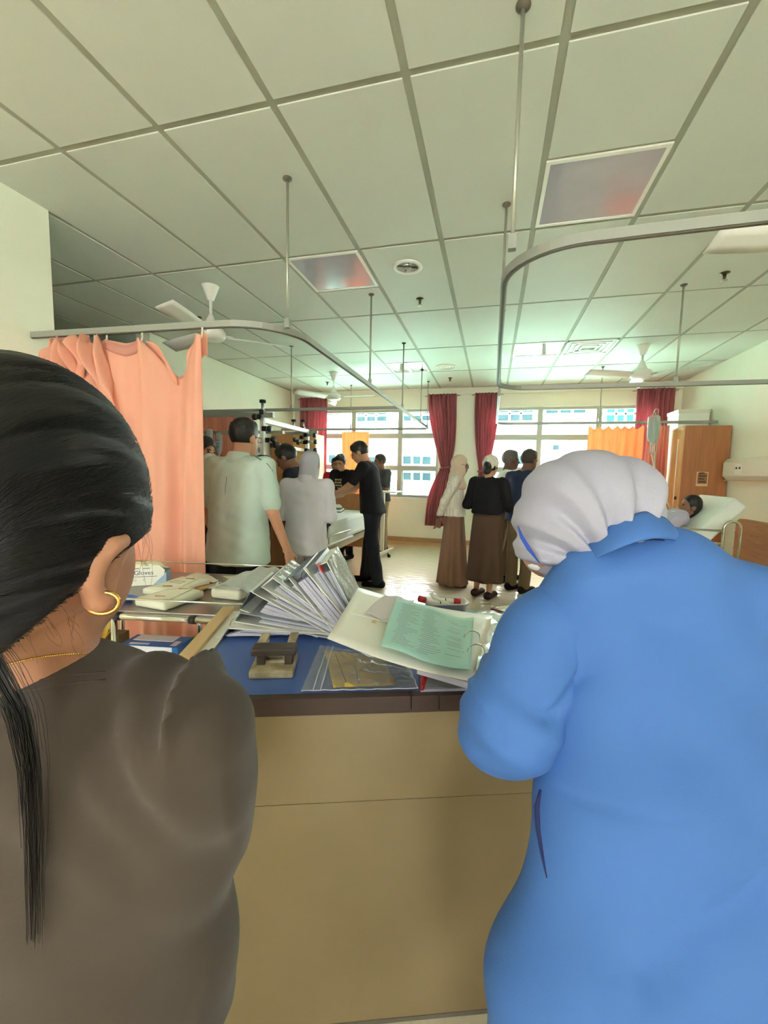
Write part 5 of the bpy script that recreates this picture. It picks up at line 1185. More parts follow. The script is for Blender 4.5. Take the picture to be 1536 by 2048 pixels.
def build_person(label, B, skin, arms, head=(0, 0, 0), hair='short', hairm='hair_black', shirt=None, sleeve='short', hem=.86, shirtm='mint_cloth', lower='trousers', lowm='black_cloth', skirt=None, feet=((-.1, 0), (.1, 0)),
                 shoem='shoe_black', width=1.0, belly=1.0, face=False, glasses=False, scarfm=None, h=.012, hands=True, collar=None, group=None, mask=False, skirt_hem=.04, wr=.006, seed=1, loose=1.0, tuck=False):
    B.head_frame(*head); k = B.k; sx = B.r; n = B.tdir()
    root = empty('person', (B.o[0], B.o[1], 0)); tag(root, label, 'person', group)
    shw = .175 * width
    def put(o): return child_world(o, root)
    # ---- body, one surface: head, neck, trunk, arms, hands, legs
    P = [ell(B.HP(0, -.012, .022), np.array((.076, .096, .1)) * k, B.hm), ell(B.HP(0, .028, -.045), np.array((.06, .064, .078)) * k, B.hm), ell(B.HP(0, .055, -.085), np.array((.034, .034, .03)) * k, B.hm),
         seg(B.HP(0, .086, .006), B.HP(0, .108, -.026), .009 * k, .013 * k), seg(B.HP(-.028, .082, .014), B.HP(.028, .082, .014), .012 * k), seg(B.HP(-.016, .088, -.058), B.HP(.016, .088, -.058), .009 * k)]
    for s_ in (-1, 1): P.append(ell(B.HP(.08 * s_, -.008, -.012), np.array((.011, .022, .034)) * k, B.hm))
    P += [seg(B.T(0, -.01, 1.42), B.HP(0, -.02, -.05), .056 * k, .052 * k), ecap(B.T(0, 0, 1.0), B.T(0, -.005, 1.34), (.13 * width * k, .09 * k), (.145 * width * k, .095 * k), sx), seg(B.T(-shw, 0, 1.4), B.T(shw, 0, 1.4), .05 * k),
          ecap(B.W(0, 0, .92), B.T(0, 0, 1.0), (.14 * k, .1 * k), (.13 * k, .09 * k), sx)]
    joints = {}
    extra = []
    for sd, s_ in (('L', -1), ('R', 1)):
        sh = B.T(s_ * (shw + .01), 0, 1.395)
        if sd in arms:
            e, w, hn = arms[sd]; e = B.W(*e); w = B.W(*w); joints[sd] = (sh, e, w)
            P += [seg(sh, e, .05 * k, .038 * k), seg(e, w, .039 * k, .026 * k)]
            if hands:
                hd = np.array(w) - np.array(e); dirv = sx * hn[0] + B.f * hn[1] + B.z * hn[2] if hn else hd
                nn = -sx * s_ * .8 + B.f * .3 if hn is None or len(hn) < 6 else sx * hn[3] + B.f * hn[4] + B.z * hn[5]
                extra.append(hand_mesh(w + hd / np.linalg.norm(hd) * .02 * k, dirv, nn, k, .45, -s_ if False else s_, h=max(.0045, h * .5)))
    hips = []
    for s_, ft in ((-1, feet[0]), (1, feet[1])):
        hp = B.W(s_ * .085, 0, .9); kn = B.W((s_ * .09 + ft[0]) / 2, ft[1] * .5 + .015, .49); an = B.W(ft[0], ft[1], .1); hips.append((hp, kn, an)); P += [seg(hp, kn, .07 * k, .05 * k), seg(kn, an, .05 * k, .034 * k), seg(B.W(ft[0], ft[1], .06), B.W(ft[0], ft[1] + .13, .04), .034 * k, .028 * k)]
    put(sdf_obj('body', P, skin, h=h, k=.02, extra=extra))
    # ---- clothing
    if shirt is not False:
        lo = .035 * loose; Q = [ecap(B.T(0, 0, 1.1), B.T(0, -.005, 1.33), ((.148 * width + lo * .6) * k * belly, (.1 + lo * .5) * k * belly), ((.165 * width + lo * .4) * k, (.105 + lo * .3) * k), sx), seg(B.T(-shw, -.005, 1.395), B.T(shw, -.005, 1.395), .066 * k),
             seg(B.T(-.06, -.01, 1.415), B.T(.06, -.01, 1.415), .052 * k), ecap(B.W(0, 0, max(hem, .6) + .0), B.T(0, 0, 1.12), ((.165 * width + lo) * k * (belly * .96), (.115 + lo) * k), ((.15 * width + lo * .6) * k * belly, (.105 + lo * .5) * k * belly), sx)]
        for sd in joints:
            sh, e, w = joints[sd]; sh = np.array(sh)
            if sleeve == 'short': m_ = sh + (e - sh) * .82; Q.append(seg(sh, m_, .062 * k, .06 * k))
            elif sleeve == 'half': Q.append(seg(sh, e, .06 * k, .054 * k)); Q.append(seg(e, e + (w - e) * .12, .054 * k, .052 * k))
            else: Q += [seg(sh, e, .068 * k, .055 * k), seg(e, e + (w - e) * .93, .055 * k, .04 * k)]
        put(sdf_obj('shirt' if sleeve != 'long' else 'top', Q, shirtm, h=h, k=.03, cuts=[((0, 0, hem * k), (0, 0, -1))], disp=wrinkle2(wr, seed)))
    if lower == 'trousers':
        Q = [ecap(B.W(0, 0, .9), B.W(0, 0, .98), (.165 * width * k, .12 * k), (.155 * width * k, .11 * k), sx)]
        for hp, kn, an in hips: Q += [seg(hp, kn, .09 * k, .072 * k), seg(kn, an + np.array((0, 0, -.02)), .072 * k, .066 * k)]
        put(sdf_obj('trousers', Q, lowm, h=h, k=.02, cuts=[((0, 0, .05), (0, 0, -1))], disp=wrinkle(.006, 30, seed + 3)))
    elif lower == 'skirt':
        w0, w1, nf = skirt; zt = 1.02 * k; zb = skirt_hem; rr = random.Random(seed)
        bm = bmesh.new(); rings = []; NN = 72
        for j in range(22):
            t = j / 21; z = zt + (zb - zt) * t; rx = (w0 + (w1 - w0) * t ** .8) * k; ry = rx * (.72 + .12 * t); ring = []
            for a in range(NN):
                th = 2 * math.pi * a / NN; fo = 1 + (.02 + .09 * t) * math.sin(nf * th + seed) * (.6 + .4 * math.sin(2 * th + seed)); p = B.o + B.r * (rx * fo * math.cos(th)) + B.f * (ry * fo * math.sin(th) - .0) ; ring.append(bm.verts.new((p[0], p[1], z)))
            rings.append(ring)
        for a, b in zip(rings, rings[1:]):
            for q in range(NN): bm.faces.new((a[q], a[(q + 1) % NN], b[(q + 1) % NN], b[q]))
        bm.faces.new(rings[0]); bm.faces.new(rings[-1][::-1])
        put(link('skirt', bm_mesh(bm), lowm, None, True))
    for ft in feet:
        Q = [ecap(B.W(ft[0], ft[1] - .05, .045), B.W(ft[0], ft[1] + .16, .03), (.048 * k, .05 * k), (.045 * k, .034 * k), sx)]
        put(sdf_obj('shoe', Q, shoem, h=.011, k=.01, cuts=[((0, 0, .003), (0, 0, -1))]))
    # ---- head wear
    if hair == 'short':
        put(sdf_obj('hair', [ell(B.HP(0, -.016, .03), np.array((.087, .106, .108)) * k, B.hm), ell(B.HP(0, .04, .096), np.array((.056, .035, .024)) * k, B.hm)], hairm, h=min(h, .009), k=.02,
                    carve=[ell(B.HP(0, .085, -.035), np.array((.1, .085, .095)) * k, B.hm)], cuts=[(B.HP(0, -.06, -.05), -B.hz + B.hf * .25), (B.HP(0, .0, -.045), -B.hz + B.hf * .02)], disp=wrinkle(.0022, 110, seed)))
    elif hair == 'long':
        put(sdf_obj('hair', [ell(B.HP(0, -.016, .03), np.array((.088, .106, .106)) * k, B.hm), ecap(B.HP(0, -.06, .02), B.HP(0, -.075, -.2), (.08 * k, .05 * k), (.07 * k, .035 * k), B.hr)], hairm, h=min(h, .01), k=.03,
                    carve=[ell(B.HP(0, .085, -.045), np.array((.075, .085, .1)) * k, B.hm)], disp=wrinkle(.004, 60, seed)))
    elif hair == 'hijab':
        dr = [ell(B.HP(0, -.014, .026), np.array((.092, .112, .114)) * k, B.hm), ell(B.HP(0, .01, -.07), np.array((.082, .09, .08)) * k, B.hm), ecap(B.T(0, 0, 1.44), B.HP(0, -.01, -.06), (.085 * k, .08 * k), (.085 * k, .085 * k), sx)]
        if not tuck: dr += [ecap(B.T(0, .01, 1.33), B.T(0, 0, 1.44), (.17 * k, .125 * k), (.1 * k, .09 * k), sx)]
        put(sdf_obj('headscarf', dr, scarfm, h=min(h, .01), k=.03, carve=[ell(B.HP(0, .105, -.018), np.array((.056, .085, .08)) * k, B.hm)], cuts=[(B.T(0, 0, 1.28 if not tuck else 1.43), -n)], disp=wrinkle2(.007, seed + 5)))
    elif hair == 'wrap':
        put(sdf_obj('hair', [ell(B.HP(0, -.016, .02), np.array((.083, .103, .1)) * k, B.hm), ell(B.HP(0, -.1, -.06), np.array((.05, .04, .05)) * k, B.hm)], hairm, h=.009, k=.02, carve=[ell(B.HP(0, .085, -.045), np.array((.08, .085, .1)) * k, B.hm)]))
        put(sdf_obj('head_wrap', [ell(B.HP(0, -.018, .035), np.array((.092, .11, .104)) * k, B.hm)], scarfm, h=.008, k=.02, carve=[ell(B.HP(0, -.1, -.055), np.array((.05, .06, .11)) * k, B.hm)], cuts=[(B.HP(0, -.02, -.02), -B.hz * 1.0 + B.hf * .35)], disp=wrinkle(.004, 60, 3)))
    if collar: put(sdf_obj('collar', [ecap(B.T(0, -.012, 1.44), B.T(0, -.004, 1.49), (.084 * k, .078 * k), (.07 * k, .068 * k), sx)], collar, h=min(h, .009), k=.01, cuts=[(B.T(0, 0, 1.492), n)]))
    if face:
        for s_ in (-1, 1):
            put(sdf_obj('eye', [ell(B.HP(.03 * s_, .083, .0), np.array((.012, .008, .007)) * k, B.hm)], 'eye_dark', h=.004, k=.002)); put(sdf_obj('eyebrow', [seg(B.HP(.015 * s_, .095, .02), B.HP(.045 * s_, .083, .021), .005 * k)], 'hair_black', h=.004, k=.002))
        put(sdf_obj('mouth', [seg(B.HP(-.018, .094, -.058), B.HP(.018, .094, -.058), .0065 * k)], 'lip', h=.004, k=.002))
    if glasses:
        bm = bmesh.new()
        for s_ in (-1, 1):
            b_tube(bm, [Vector(B.HP(s_ * .033 + .024 * math.cos(t), .106, .0 + .018 * math.sin(t))) for t in [q * math.pi / 6 for q in range(12)]], .0022, 5, True); b_tube(bm, [Vector(B.HP(s_ * .057, .104, .004)), Vector(B.HP(s_ * .085, .05, .008)), Vector(B.HP(s_ * .088, -.01, .0))], .0022, 5)
        b_tube(bm, [Vector(B.HP(-.009, .108, .004)), Vector(B.HP(.009, .108, .004))], .0022, 5); put(link('glasses', bm_mesh(bm), 'lens_frame', None, True))
    if mask: put(sdf_obj('face_mask', [ell(B.HP(0, .075, -.055), np.array((.06, .052, .052)) * k, B.hm)], 'mask_white', h=.006, k=.01, cuts=[(B.HP(0, .05, -.05), -B.hf)]))
    return root
G1 = 'people around the left bed'; G2 = 'visitors standing by the right window'
# left group
B = Body((-1.72, 2.56), 84, 1.78, 3)
mint = build_person('man in mint green short sleeved shirt and black trousers, seen from behind', B, 'skin_tan', {'R': ((.30, -.02, 1.1), (.35, .07, .84), (.05, .25, -1)), 'L': ((-.3, .0, 1.1), (-.28, .12, .86), (0, .3, -1))}, (-8, 6, 0), 'short', shirtm='mint_cloth', hem=.745, lowm='black_cloth', width=1.18, belly=1.06, h=.009, collar='mint_cloth', glasses=True, group=G1, wr=.006, seed=2, loose=1.3)
n_ = B.tdir(); mat('seam_crease_dark', (58, 74, 74), 0.7); child_world(Tube('collar_trim', [B.T(.078 * math.sin(t), -.01 - .074 * math.cos(t), 1.448 + .006 * math.cos(t)) for t in [-1.5 + q * .3 for q in range(11)]], .004, 'seam_crease_dark', n=6), mint)
child_world(Tube('back_crease_shade', snap(part(mint, 'shirt'), [PY(455, 935, 2.3), PY(453, 955, 2.3), PY(451, 975, 2.3), PY(450, 992, 2.3)], .0, EYE), [.0008, .0022, .002, .0006], 'seam_crease_dark', n=5), mint)  # dark tube painted in for the shade of a shirt crease
child_world(Tube('shoulder_piping', snap(part(mint, 'shirt'), [PY(508, 911, 2.4), PY(522, 920, 2.4), PY(535, 928, 2.4), PY(545, 942, 2.4)], .0, EYE), .003, 'seam_crease_dark', n=5), mint)
B = Body((-1.53, 3.26), 92, 1.6, 4)
build_person('nurse in pale lilac tunic and grey lilac headscarf, seen from behind', B, 'skin_tan', {'R': ((.24, .02, 1.12), (.18, .2, 1.06), (-.5, 1, 0)), 'L': ((-.24, .02, 1.12), (-.18, .2, 1.06), (.5, 1, 0))}, (0, 18, 0), 'hijab', shirtm='lilac_cloth', sleeve='half', hem=.77, lowm='grey_lilac_trouser', width=1.08, h=.0095, scarfm='lilac_scarf', tuck=True, collar='lilac_cloth', group=G1, seed=5, wr=.005, loose=1.25)
B = Body((-1.42, 4.98), 178, 1.83, 9)
build_person('man in black t-shirt with glasses looking down over the bed, in profile', B, 'skin_tan', {'L': ((-.2, .2, 1.2), (-.12, .45, 1.06), (.2, 1, -.1)), 'R': ((.22, .2, 1.2), (.12, .44, 1.06), (-.2, 1, -.1))}, (4, 28, 0), 'short', shirtm='black_cloth', hem=.86, lowm='dark_trouser', width=1.05, glasses=True, face=True, group=G1, seed=7, feet=((-.1, -.1), (.1, .12)))
B = Body((-2.3, 6.4), -106, 1.72, 8)
t5 = build_person('man in black printed t-shirt with glasses, facing the camera behind the bed', B, 'skin_tan', {'L': ((-.24, .05, 1.14), (-.16, .28, 1.02), (.3, 1, 0)), 'R': ((.24, .05, 1.14), (.12, .28, 1.0), (-.3, 1, 0))}, (10, 22, 0), 'short', shirtm='black_cloth', hem=.86, lowm='dark_trouser', glasses=True, face=True, group=G1, seed=9)
mat('print_sand', (190, 168, 120), 0.7)
for r_ in range(4):
    for c_ in range(3 - (r_ == 3)):
        q = B.T(-.05 + .045 * c_ + .01 * (r_ % 2), .148, 1.32 - .045 * r_); child_world(Box('shirt_print', q, (.03, .012, .028 - .006 * (c_ == 1)), 'print_sand', None, Matrix.Rotation(R(-112 + 90), 3, 'Z')), t5)
B = Body((-2.62, 6.85), -80, 1.67, 0)
build_person('person in red shirt at the back beside the dark red curtain', B, 'skin_brown', {'L': ((-.25, .0, 1.14), (-.16, .2, 1.0), (.6, .8, 0)), 'R': ((.25, .0, 1.14), (.16, .2, 1.0), (-.6, .8, 0))}, (-12, 6, 0), 'short', shirtm='red_shirt', hem=.86, lowm='dark_trouser', face=True, group=G1, seed=11)
B = Body((-1.9, 7.22), -135, 1.75, 0)
build_person('man in dark grey shirt and khaki trousers standing at the window', B, 'skin_brown', {'L': ((-.26, .06, 1.12), (.02, .24, 1.1), (1, .3, 0)), 'R': ((.26, .06, 1.12), (-.02, .26, 1.14), (-1, .3, 0))}, (-14, 4, 0), 'short', hairm='hair_brown', shirtm='grey_cloth', hem=.9, lowm='khaki', shoem='shoe_brown', face=True, group=G1, seed=13, feet=((-.1, 0), (.1, .05)))
B = Body((-1.64, 3.72), 182, 1.74, 22)
build_person('dark haired person in navy leaning over, half hidden by the lilac scarf nurse', B, 'skin_brown', {'L': ((-.2, .2, 1.1), (-.12, .34, .95), (0, 1, -.3)), 'R': ((.2, .2, 1.1), (.12, .34, .95), (0, 1, -.3))}, (0, 30, 0), 'short', shirtm='ink_navy_cloth', hem=.88, lowm='dark_trouser', face=True, group=G1, seed=15, hands=False)
B = Body((-2.62, 3.34), -15, 1.72, 0)
build_person('woman with long black hair and white mask, mostly hidden by the peach curtain', B, 'skin_tan', {'L': ((-.24, .0, 1.12), (-.2, .2, 1.0), (0, 1, 0)), 'R': ((.24, .0, 1.12), (.2, .2, 1.0), (0, 1, 0))}, (0, 10, 0), 'long', shirtm='black_cloth', sleeve='long', hem=.8, lowm='black_cloth', face=True, mask=True, group=G1, seed=17, hands=False)
B = Body((-2.13, 3.42), 60, 1.56, 6)
build_person('person in black headscarf and slate top behind the mint shirt shoulder', B, 'skin_tan', {'L': ((-.24, .0, 1.12), (-.2, .2, 1.0), (0, 1, 0)), 'R': ((.24, .0, 1.12), (.2, .2, 1.0), (0, 1, 0))}, (0, 12, 0), 'hijab', shirtm='slate_cloth', sleeve='long', hem=.8, lowm='black_cloth', scarfm='scarf_black', group=G1, seed=19, hands=False)
# right group
B = Body((-.435, 5.3), 4, 1.655, 0)
cw = build_person('woman in cream headscarf, pale striped top and long brown skirt, hands behind back', B, 'skin_brown', {'R': ((.21, -.13, 1.13), (.06, -.21, .9), (-.35, -.12, -1, 0, -1, 0)), 'L': ((-.23, -.12, 1.13), (-.03, -.2, .92), (.2, -.1, -1))}, (0, 4, 0), 'hijab', shirtm='cream_top', sleeve='long', hem=.93, lower='skirt', lowm='brown_skirt', skirt=(.155, .25, 9), scarfm='cream_scarf', glasses=True, face=True, group=G2, seed=21, width=.92, shoem='shoe_brown', wr=.005)
for q in range(13):
    xx = -.13 + .0217 * q
    pass
w_ = B.W(.065, -.205, .915); child_world(Tube('wristband', [Vector(w_) + Vector((.034 * math.cos(t), .034 * math.sin(t), .01 * math.cos(t))) for t in [k_ * math.pi / 5 for k_ in range(10)]], .011, 'black_plastic', n=6, closed=True), cw)
B = Body((-.035, 4.92), 66, 1.64, 0)
build_person('woman in black sweater and dark brown skirt with a cream head wrap, seen from behind', B, 'skin_tan', {'R': ((.27, .0, 1.12), (.1, .22, 1.1), (-1, .3, 0)), 'L': ((-.27, .0, 1.12), (-.1, .22, 1.1), (1, .3, 0))}, (0, 4, 0), 'wrap', hairm='hair_black', shirtm='black_cloth', sleeve='long', hem=1.02, lower='skirt', lowm='umber_skirt', skirt=(.17, .23, 7), scarfm='cream_top', group=G2, seed=23, skirt_hem=.2, shoem='shoe_brown', feet=((-.09, -.02), (.09, -.05)), loose=1.3)
B = Body((.157, 5.75), 8, 1.75, 3)
build_person('grey haired man in white shirt and khaki trousers between two visitors', B, 'skin_deep', {'R': ((.25, .02, 1.12), (.1, .24, 1.1), (-1, .4, 0)), 'L': ((-.25, .02, 1.12), (-.1, .24, 1.1), (1, .4, 0))}, (0, 4, 0), 'short', hairm='hair_grey', shirtm='white_cloth', sleeve='long', hem=.95, lowm='dark_khaki', face=True, group=G2, seed=25, feet=((-.1, .1), (.1, -.12)))
B = Body((.36, 5.28), 48, 1.74, 4)
build_person('man in navy shirt standing just left of the blue uniformed nurse head', B, 'skin_deep', {'R': ((.26, .0, 1.12), (.12, .24, 1.08), (-1, .4, 0)), 'L': ((-.26, .0, 1.12), (-.1, .24, 1.1), (1, .4, 0))}, (-10, 10, 0), 'short', hairm='hair_brown', shirtm='navy_cloth', sleeve='short', hem=.86, lowm='dark_khaki', face=True, group=G2, seed=27, width=1.1)
# the patient on the raised backrest
def patient():
    root = empty('person', (1.9, 5.35, .68)); tag(root, 'patient in lilac gown lying back on the raised hospital bed', 'person')
    d = np.array([.775, 0, .632]); hip = np.array([1.75, 5.36, .75]); n = np.array([-.632, 0, .775]); y = np.array([0, 1.0, 0])
    neck = hip + d * .42; H = hip + d * .55 + n * .03
    f = n * .86 - y * .32 - d * .15; f /= np.linalg.norm(f); f = np.array([-.9, -.12, .2]); f /= np.linalg.norm(f); z = d - f * (d @ f); z /= np.linalg.norm(z); r = np.cross(f, z); hm = np.stack([r, f, z], 1)
    hp = lambda a, b, c: H + r * a + f * b + z * c
    P = [ell(hp(0, -.012, .022), (.074, .094, .098), hm), ell(hp(0, .028, -.045), (.058, .062, .076), hm), seg(hp(0, .086, .004), hp(0, .106, -.028), .009, .012), seg(hp(-.016, .086, -.058), hp(.016, .086, -.058), .009), ell(hp(.078, -.01, -.014), (.011, .022, .034), hm), ell(hp(-.078, -.01, -.014), (.011, .022, .034), hm),
         seg(neck, hp(0, -.02, -.05), .05), ecap(hip, neck - d * .08, (.14, .09), (.15, .09), y), seg(neck - d * .05 - y * .16, neck - d * .05 + y * .16, .05), seg(hip, hip + np.array([-.85, 0, -.02]), .1, .06),
         seg(neck - d * .05 - y * .17, hip + d * .1 - y * .24 + n * .04, .046, .036), seg(hip + d * .1 - y * .24 + n * .04, hip + d * .18 - y * .1 + n * .16, .036, .026), seg(neck - d * .05 + y * .17, hip + d * .1 + y * .22, .046, .036), seg(hip + d * .1 + y * .22, hip + n * .1 + y * .1, .036, .026)]
    child_world(sdf_obj('body', P, 'skin_brown', h=.01, k=.02, extra=[hand_mesh(hip + d * .18 - y * .08 + n * .16, (-.3, .9, .1), -n, .9), hand_mesh(hip + n * .1 + y * .08, (-.3, -.9, 0), -n, .9)]), root)
    Q = [ecap(hip - d * .02, neck - d * .06, (.17, .12), (.175, .11), y), seg(neck - d * .05 - y * .17, hip + d * .14 - y * .23 + n * .03, .068, .066), seg(neck - d * .05 + y * .17, hip + d * .14 + y * .22, .068, .066), seg(neck - y * .06 - d * .02, neck + y * .06 - d * .02, .06), seg(hip, hip + np.array([-.8, 0, -.02]), .15, .13)]
    child_world(sdf_obj('gown', Q, 'gown_lilac', h=.011, k=.03, disp=wrinkle(.007, 34, 3)), root)
    child_world(sdf_obj('hair', [ell(hp(0, -.018, .03), (.084, .102, .104), hm), ecap(hp(0, -.07, .0), hp(.02, -.08, -.12), (.07, .04), (.05, .035), r)], 'hair_black', h=.009, k=.03, carve=[ell(hp(0, .085, -.04), (.1, .085, .1), hm)]), root)
    for s_ in (-1, 1): child_world(sdf_obj('eye', [ell(hp(.03 * s_, .082, .0), (.012, .008, .006), hm)], 'eye_dark', h=.004, k=.002), root)
    child_world(sdf_obj('mouth', [seg(hp(-.018, .092, -.058), hp(.018, .092, -.058), .006)], 'lip', h=.004, k=.002), root)
    child_world(Tube('gown_trim', [Vector(neck + y * (.1 * math.cos(t)) + n * (.075 + .03 * math.sin(t)) - d * (.02 + .05 * math.sin(t))) for t in [k_ * .35 for k_ in range(10)]], .008, 'white_cloth', n=6), root)
patient()
# ------------------------------------------------------------------ the two people close to the camera
CR = np.array([AX[0], AY[0], AZ[0]]); CUp = -np.array([AX[1], AY[1], AZ[1]]); CF = np.array([AX[2], AY[2], AZ[2]]); CM = np.stack([CR, CF, CUp], 1)
def D(px, py, d): return np.array(PD(px, py, d))
mat('taupe_knit', (74, 65, 57), 0.95, spec=0.15, bump=0.14, bscale=1600, var=0.10, vscale=9, sheen=0.15)
mat('nurse_blue', (68, 110, 174), 0.75, spec=0.3, bump=0.08, bscale=420, var=0.05, vscale=3)
mat('nurse_blue_shade', (22, 34, 84), 0.8); mat('scarf_lilac', (168, 167, 180), 0.95, spec=0.15, bump=0.25, bscale=700, var=0.06, vscale=6)
mat('gold', (226, 176, 92), 0.15, metal=1.0); mat('skin_near', (186, 132, 104), 0.5, sub=0.15, var=0.12, vscale=18, bump=0.08, bscale=160); mat('ribbon_blue', (40, 74, 168), 0.7)
def hair_mat():
    for nm, attr in (('hair_strands', False), ('hair_combed', True)):
        m = bpy.data.materials.new(nm); MATS[nm] = m; m.use_nodes = True; n = m.node_tree.nodes; L = m.node_tree.links; b = n['Principled BSDF']
        b.inputs['Base Color'].default_value = lin((15, 13, 13)) + (1,); b.inputs['Roughness'].default_value = .36; b.inputs['Specular IOR Level'].default_value = .5
        if attr:
            at = n.new('ShaderNodeAttribute'); at.attribute_name = 'comb'; nz = n.new('ShaderNodeTexNoise'); nz.inputs['Scale'].default_value = 1; nz.inputs['Detail'].default_value = 6; nz.inputs['Roughness'].default_value = .75
            L.new(at.outputs['Vector'], nz.inputs['Vector']); bp = n.new('ShaderNodeBump'); bp.inputs['Strength'].default_value = 1.0; bp.inputs['Distance'].default_value = .0035
            L.new(nz.outputs[0], bp.inputs['Height']); L.new(bp.outputs[0], b.inputs['Normal'])
            mr = n.new('ShaderNodeMapRange'); mr.inputs['From Min'].default_value = .35; mr.inputs['From Max'].default_value = .7; mr.inputs['To Min'].default_value = .26; mr.inputs['To Max'].default_value = .5
            L.new(nz.outputs[0], mr.inputs[0]); L.new(mr.outputs[0], b.inputs['Roughness'])
def comb_attr(o, tie, kx=70.0, ky=9.0):
    V = np.array([v.co[:] for v in o.data.vertices]); q = (V - tie) @ CM; a = np.arctan2(q[:, 2], q[:, 0] + .02); r_ = np.linalg.norm(q, axis=1)
    C = np.stack([a * kx, r_ * ky, q[:, 1] * 12], 1).astype(np.float32); at = o.data.attributes.new('comb', 'FLOAT_VECTOR', 'POINT'); at.data.foreach_set('vector', C.ravel())
hair_mat()
def woman():
    base = D(120, 1700, .44); root = empty('person', (base[0], base[1], 0)); tag(root, 'woman with tied black hair, gold hoop earring and taupe shirt, close on the left', 'person')
    def put(o): return child_world(o, root)
    hc = D(50, 1010, .36)
    # body: head, neck, shoulders, arms, trunk, legs as one skin
    P = [ell(hc, (.08, .098, .108), CM), ell(D(152, 1128, .455), (.054, .062, .08), CM), seg(D(60, 1170, .40), D(30, 1400, .41), .056, .064), seg(D(60, 1380, .42), D(350, 1470, .43), .05), seg(D(0, 1400, .42), D(-330, 1480, .42), .05),
         ecap(D(60, 1480, .44), D(110, 2050, .48), (.15, .09), (.15, .09), CR), seg(D(375, 1470, .42), D(385, 1690, .47), .042, .038), seg(D(385, 1690, .47), D(330, 1600, .66), .037, .028), seg(D(-345, 1470, .42), D(-350, 1690, .46), .042, .038), seg(D(-350, 1690, .46), D(-150, 1640, .62), .037, .028)]
    fl = np.array([base[0], base[1], 0.0])
    for s_ in (-1, 1): P += [seg(D(110, 2050, .48) + CR * .08 * s_, fl + CR * .1 * s_ + np.array((0, 0, .08)), .08, .04), seg(fl + CR * .1 * s_ + np.array((0, 0, .05)), fl + CR * .11 * s_ + CF * .14 + np.array((0, 0, .04)), .035, .03)]
    # ear with a rolled rim and lobe
    E = [seg(D(244, 1082, .356), D(220, 1092, .344), .0068, .0076), seg(D(220, 1092, .344), D(192, 1126, .336), .0076, .008), seg(D(192, 1126, .336), D(180, 1165, .337), .008, .008), seg(D(180, 1165, .337), D(190, 1200, .344), .008, .009), ell(D(200, 1204, .35), (.0105, .008, .0115), CM),
         seg(D(240, 1086, .372), D(214, 1140, .37), .008, .009), seg(D(214, 1140, .37), D(206, 1190, .366), .009, .009)]
    ear = sdf_mesh('ear', E, h=.0022, k=.006)
    h1 = hand_mesh(D(330, 1600, .68), CF * .9 - CR * .4, -CUp, .85); h2 = hand_mesh(D(-150, 1640, .64), CF * .9 + CR * .4, -CUp, .85, thumb=-1)
    put(sdf_obj('body', P, 'skin_near', h=.008, k=.02, extra=[ear, h1, h2]))
    # hair: smooth cap combed back, cut along the nape line
    nl = D(160, 1190, .33); nr = D(0, 1325, .31); q = D(282, 1072, .40); nn = np.cross(nr - EYE, nl - EYE); nn /= np.linalg.norm(nn); nn = nn if nn @ CUp < 0 else -nn
    ph = np.cross(D(282, 1072, .40) - EYE, D(162, 1174, .33) - EYE); ph /= np.linalg.norm(ph); ph = ph if ph @ CUp < 0 else -ph
    def comb(X):
        q = (X - hc) @ CM; a = np.arctan2(q[:, 2] + .12, q[:, 0] + .16); return .0011 * np.sin(a * 95 + np.sin(q[:, 1] * 30) * 2) + .0009 * np.sin(a * 41 + 2)
    cap = put(sdf_obj('hair', [ell(hc, (.09, .112, .127), CM), ell(D(-20, 1180, .345), (.075, .07, .06), CM), ell(D(-10, 950, .34), (.07, .075, .08), CM)], 'hair_combed', h=.004, k=.03, cuts=[(nl, nn), (q, ph)], disp=comb, smooth_it=2)); comb_attr(cap, D(-60, 1230, .30))
    # strands lying over the cap, swept back and down to the tie
    rnd = random.Random(5); bm = bmesh.new(); tie = D(-60, 1230, .30)
    def onhair(v):
        v = np.array(v); q = (v - hc) @ CM; k_ = np.sqrt(((q / np.array((.0908, .1126, .1276))) ** 2).sum()); return hc + CM @ (q / k_)
    for i in range(1500):
        t0 = rnd.uniform(-1.25, 1.35); y0 = rnd.uniform(-.3, .9)
        s0 = np.array((math.cos(t0) * .1, y0 * .1, math.sin(t0) * .125)); a = onhair(hc + CM @ s0); pts = []
        sw = rnd.uniform(-.012, .012); n_ = 9; cut = rnd.uniform(.55, 1.0)
        for j in range(n_):
            u = j / (n_ - 1) * cut; v = a * (1 - u) + tie * u - CF * .06 * math.sin(u * math.pi) + CUp * (sw * math.sin(u * 5)); pts.append(onhair(v) + (onhair(v) - hc) * rnd.uniform(.0, .006))
        ok = [p for p in pts if (p - nl) @ nn < .002 and (p - q) @ ph < .002]
        if len(ok) > 3: b_tube(bm, [Vector(p) for p in ok], rnd.choice((.00016, .00022, .0003)), 3, caps=False)
    st = put(link('hair_strand_layer', bm_mesh(bm), 'hair_strands', None, True)); st['kind'] = 'stuff'
    # loose hairs by the cheek and at the nape
    bm = bmesh.new()
    for i in range(9):
        a = D(rnd.uniform(262, 288), rnd.uniform(930, 1085), .38); b_ = a + CR * rnd.uniform(.002, .012) - CUp * rnd.uniform(.03, .07); m_ = (a + b_) / 2 + CR * rnd.uniform(.0, .016); b_tube(bm, [Vector(a * (1 - t) ** 2 + 2 * m_ * t * (1 - t) + b_ * t * t) for t in (0, .2, .4, .6, .8, 1)], .00011, 3, caps=False)
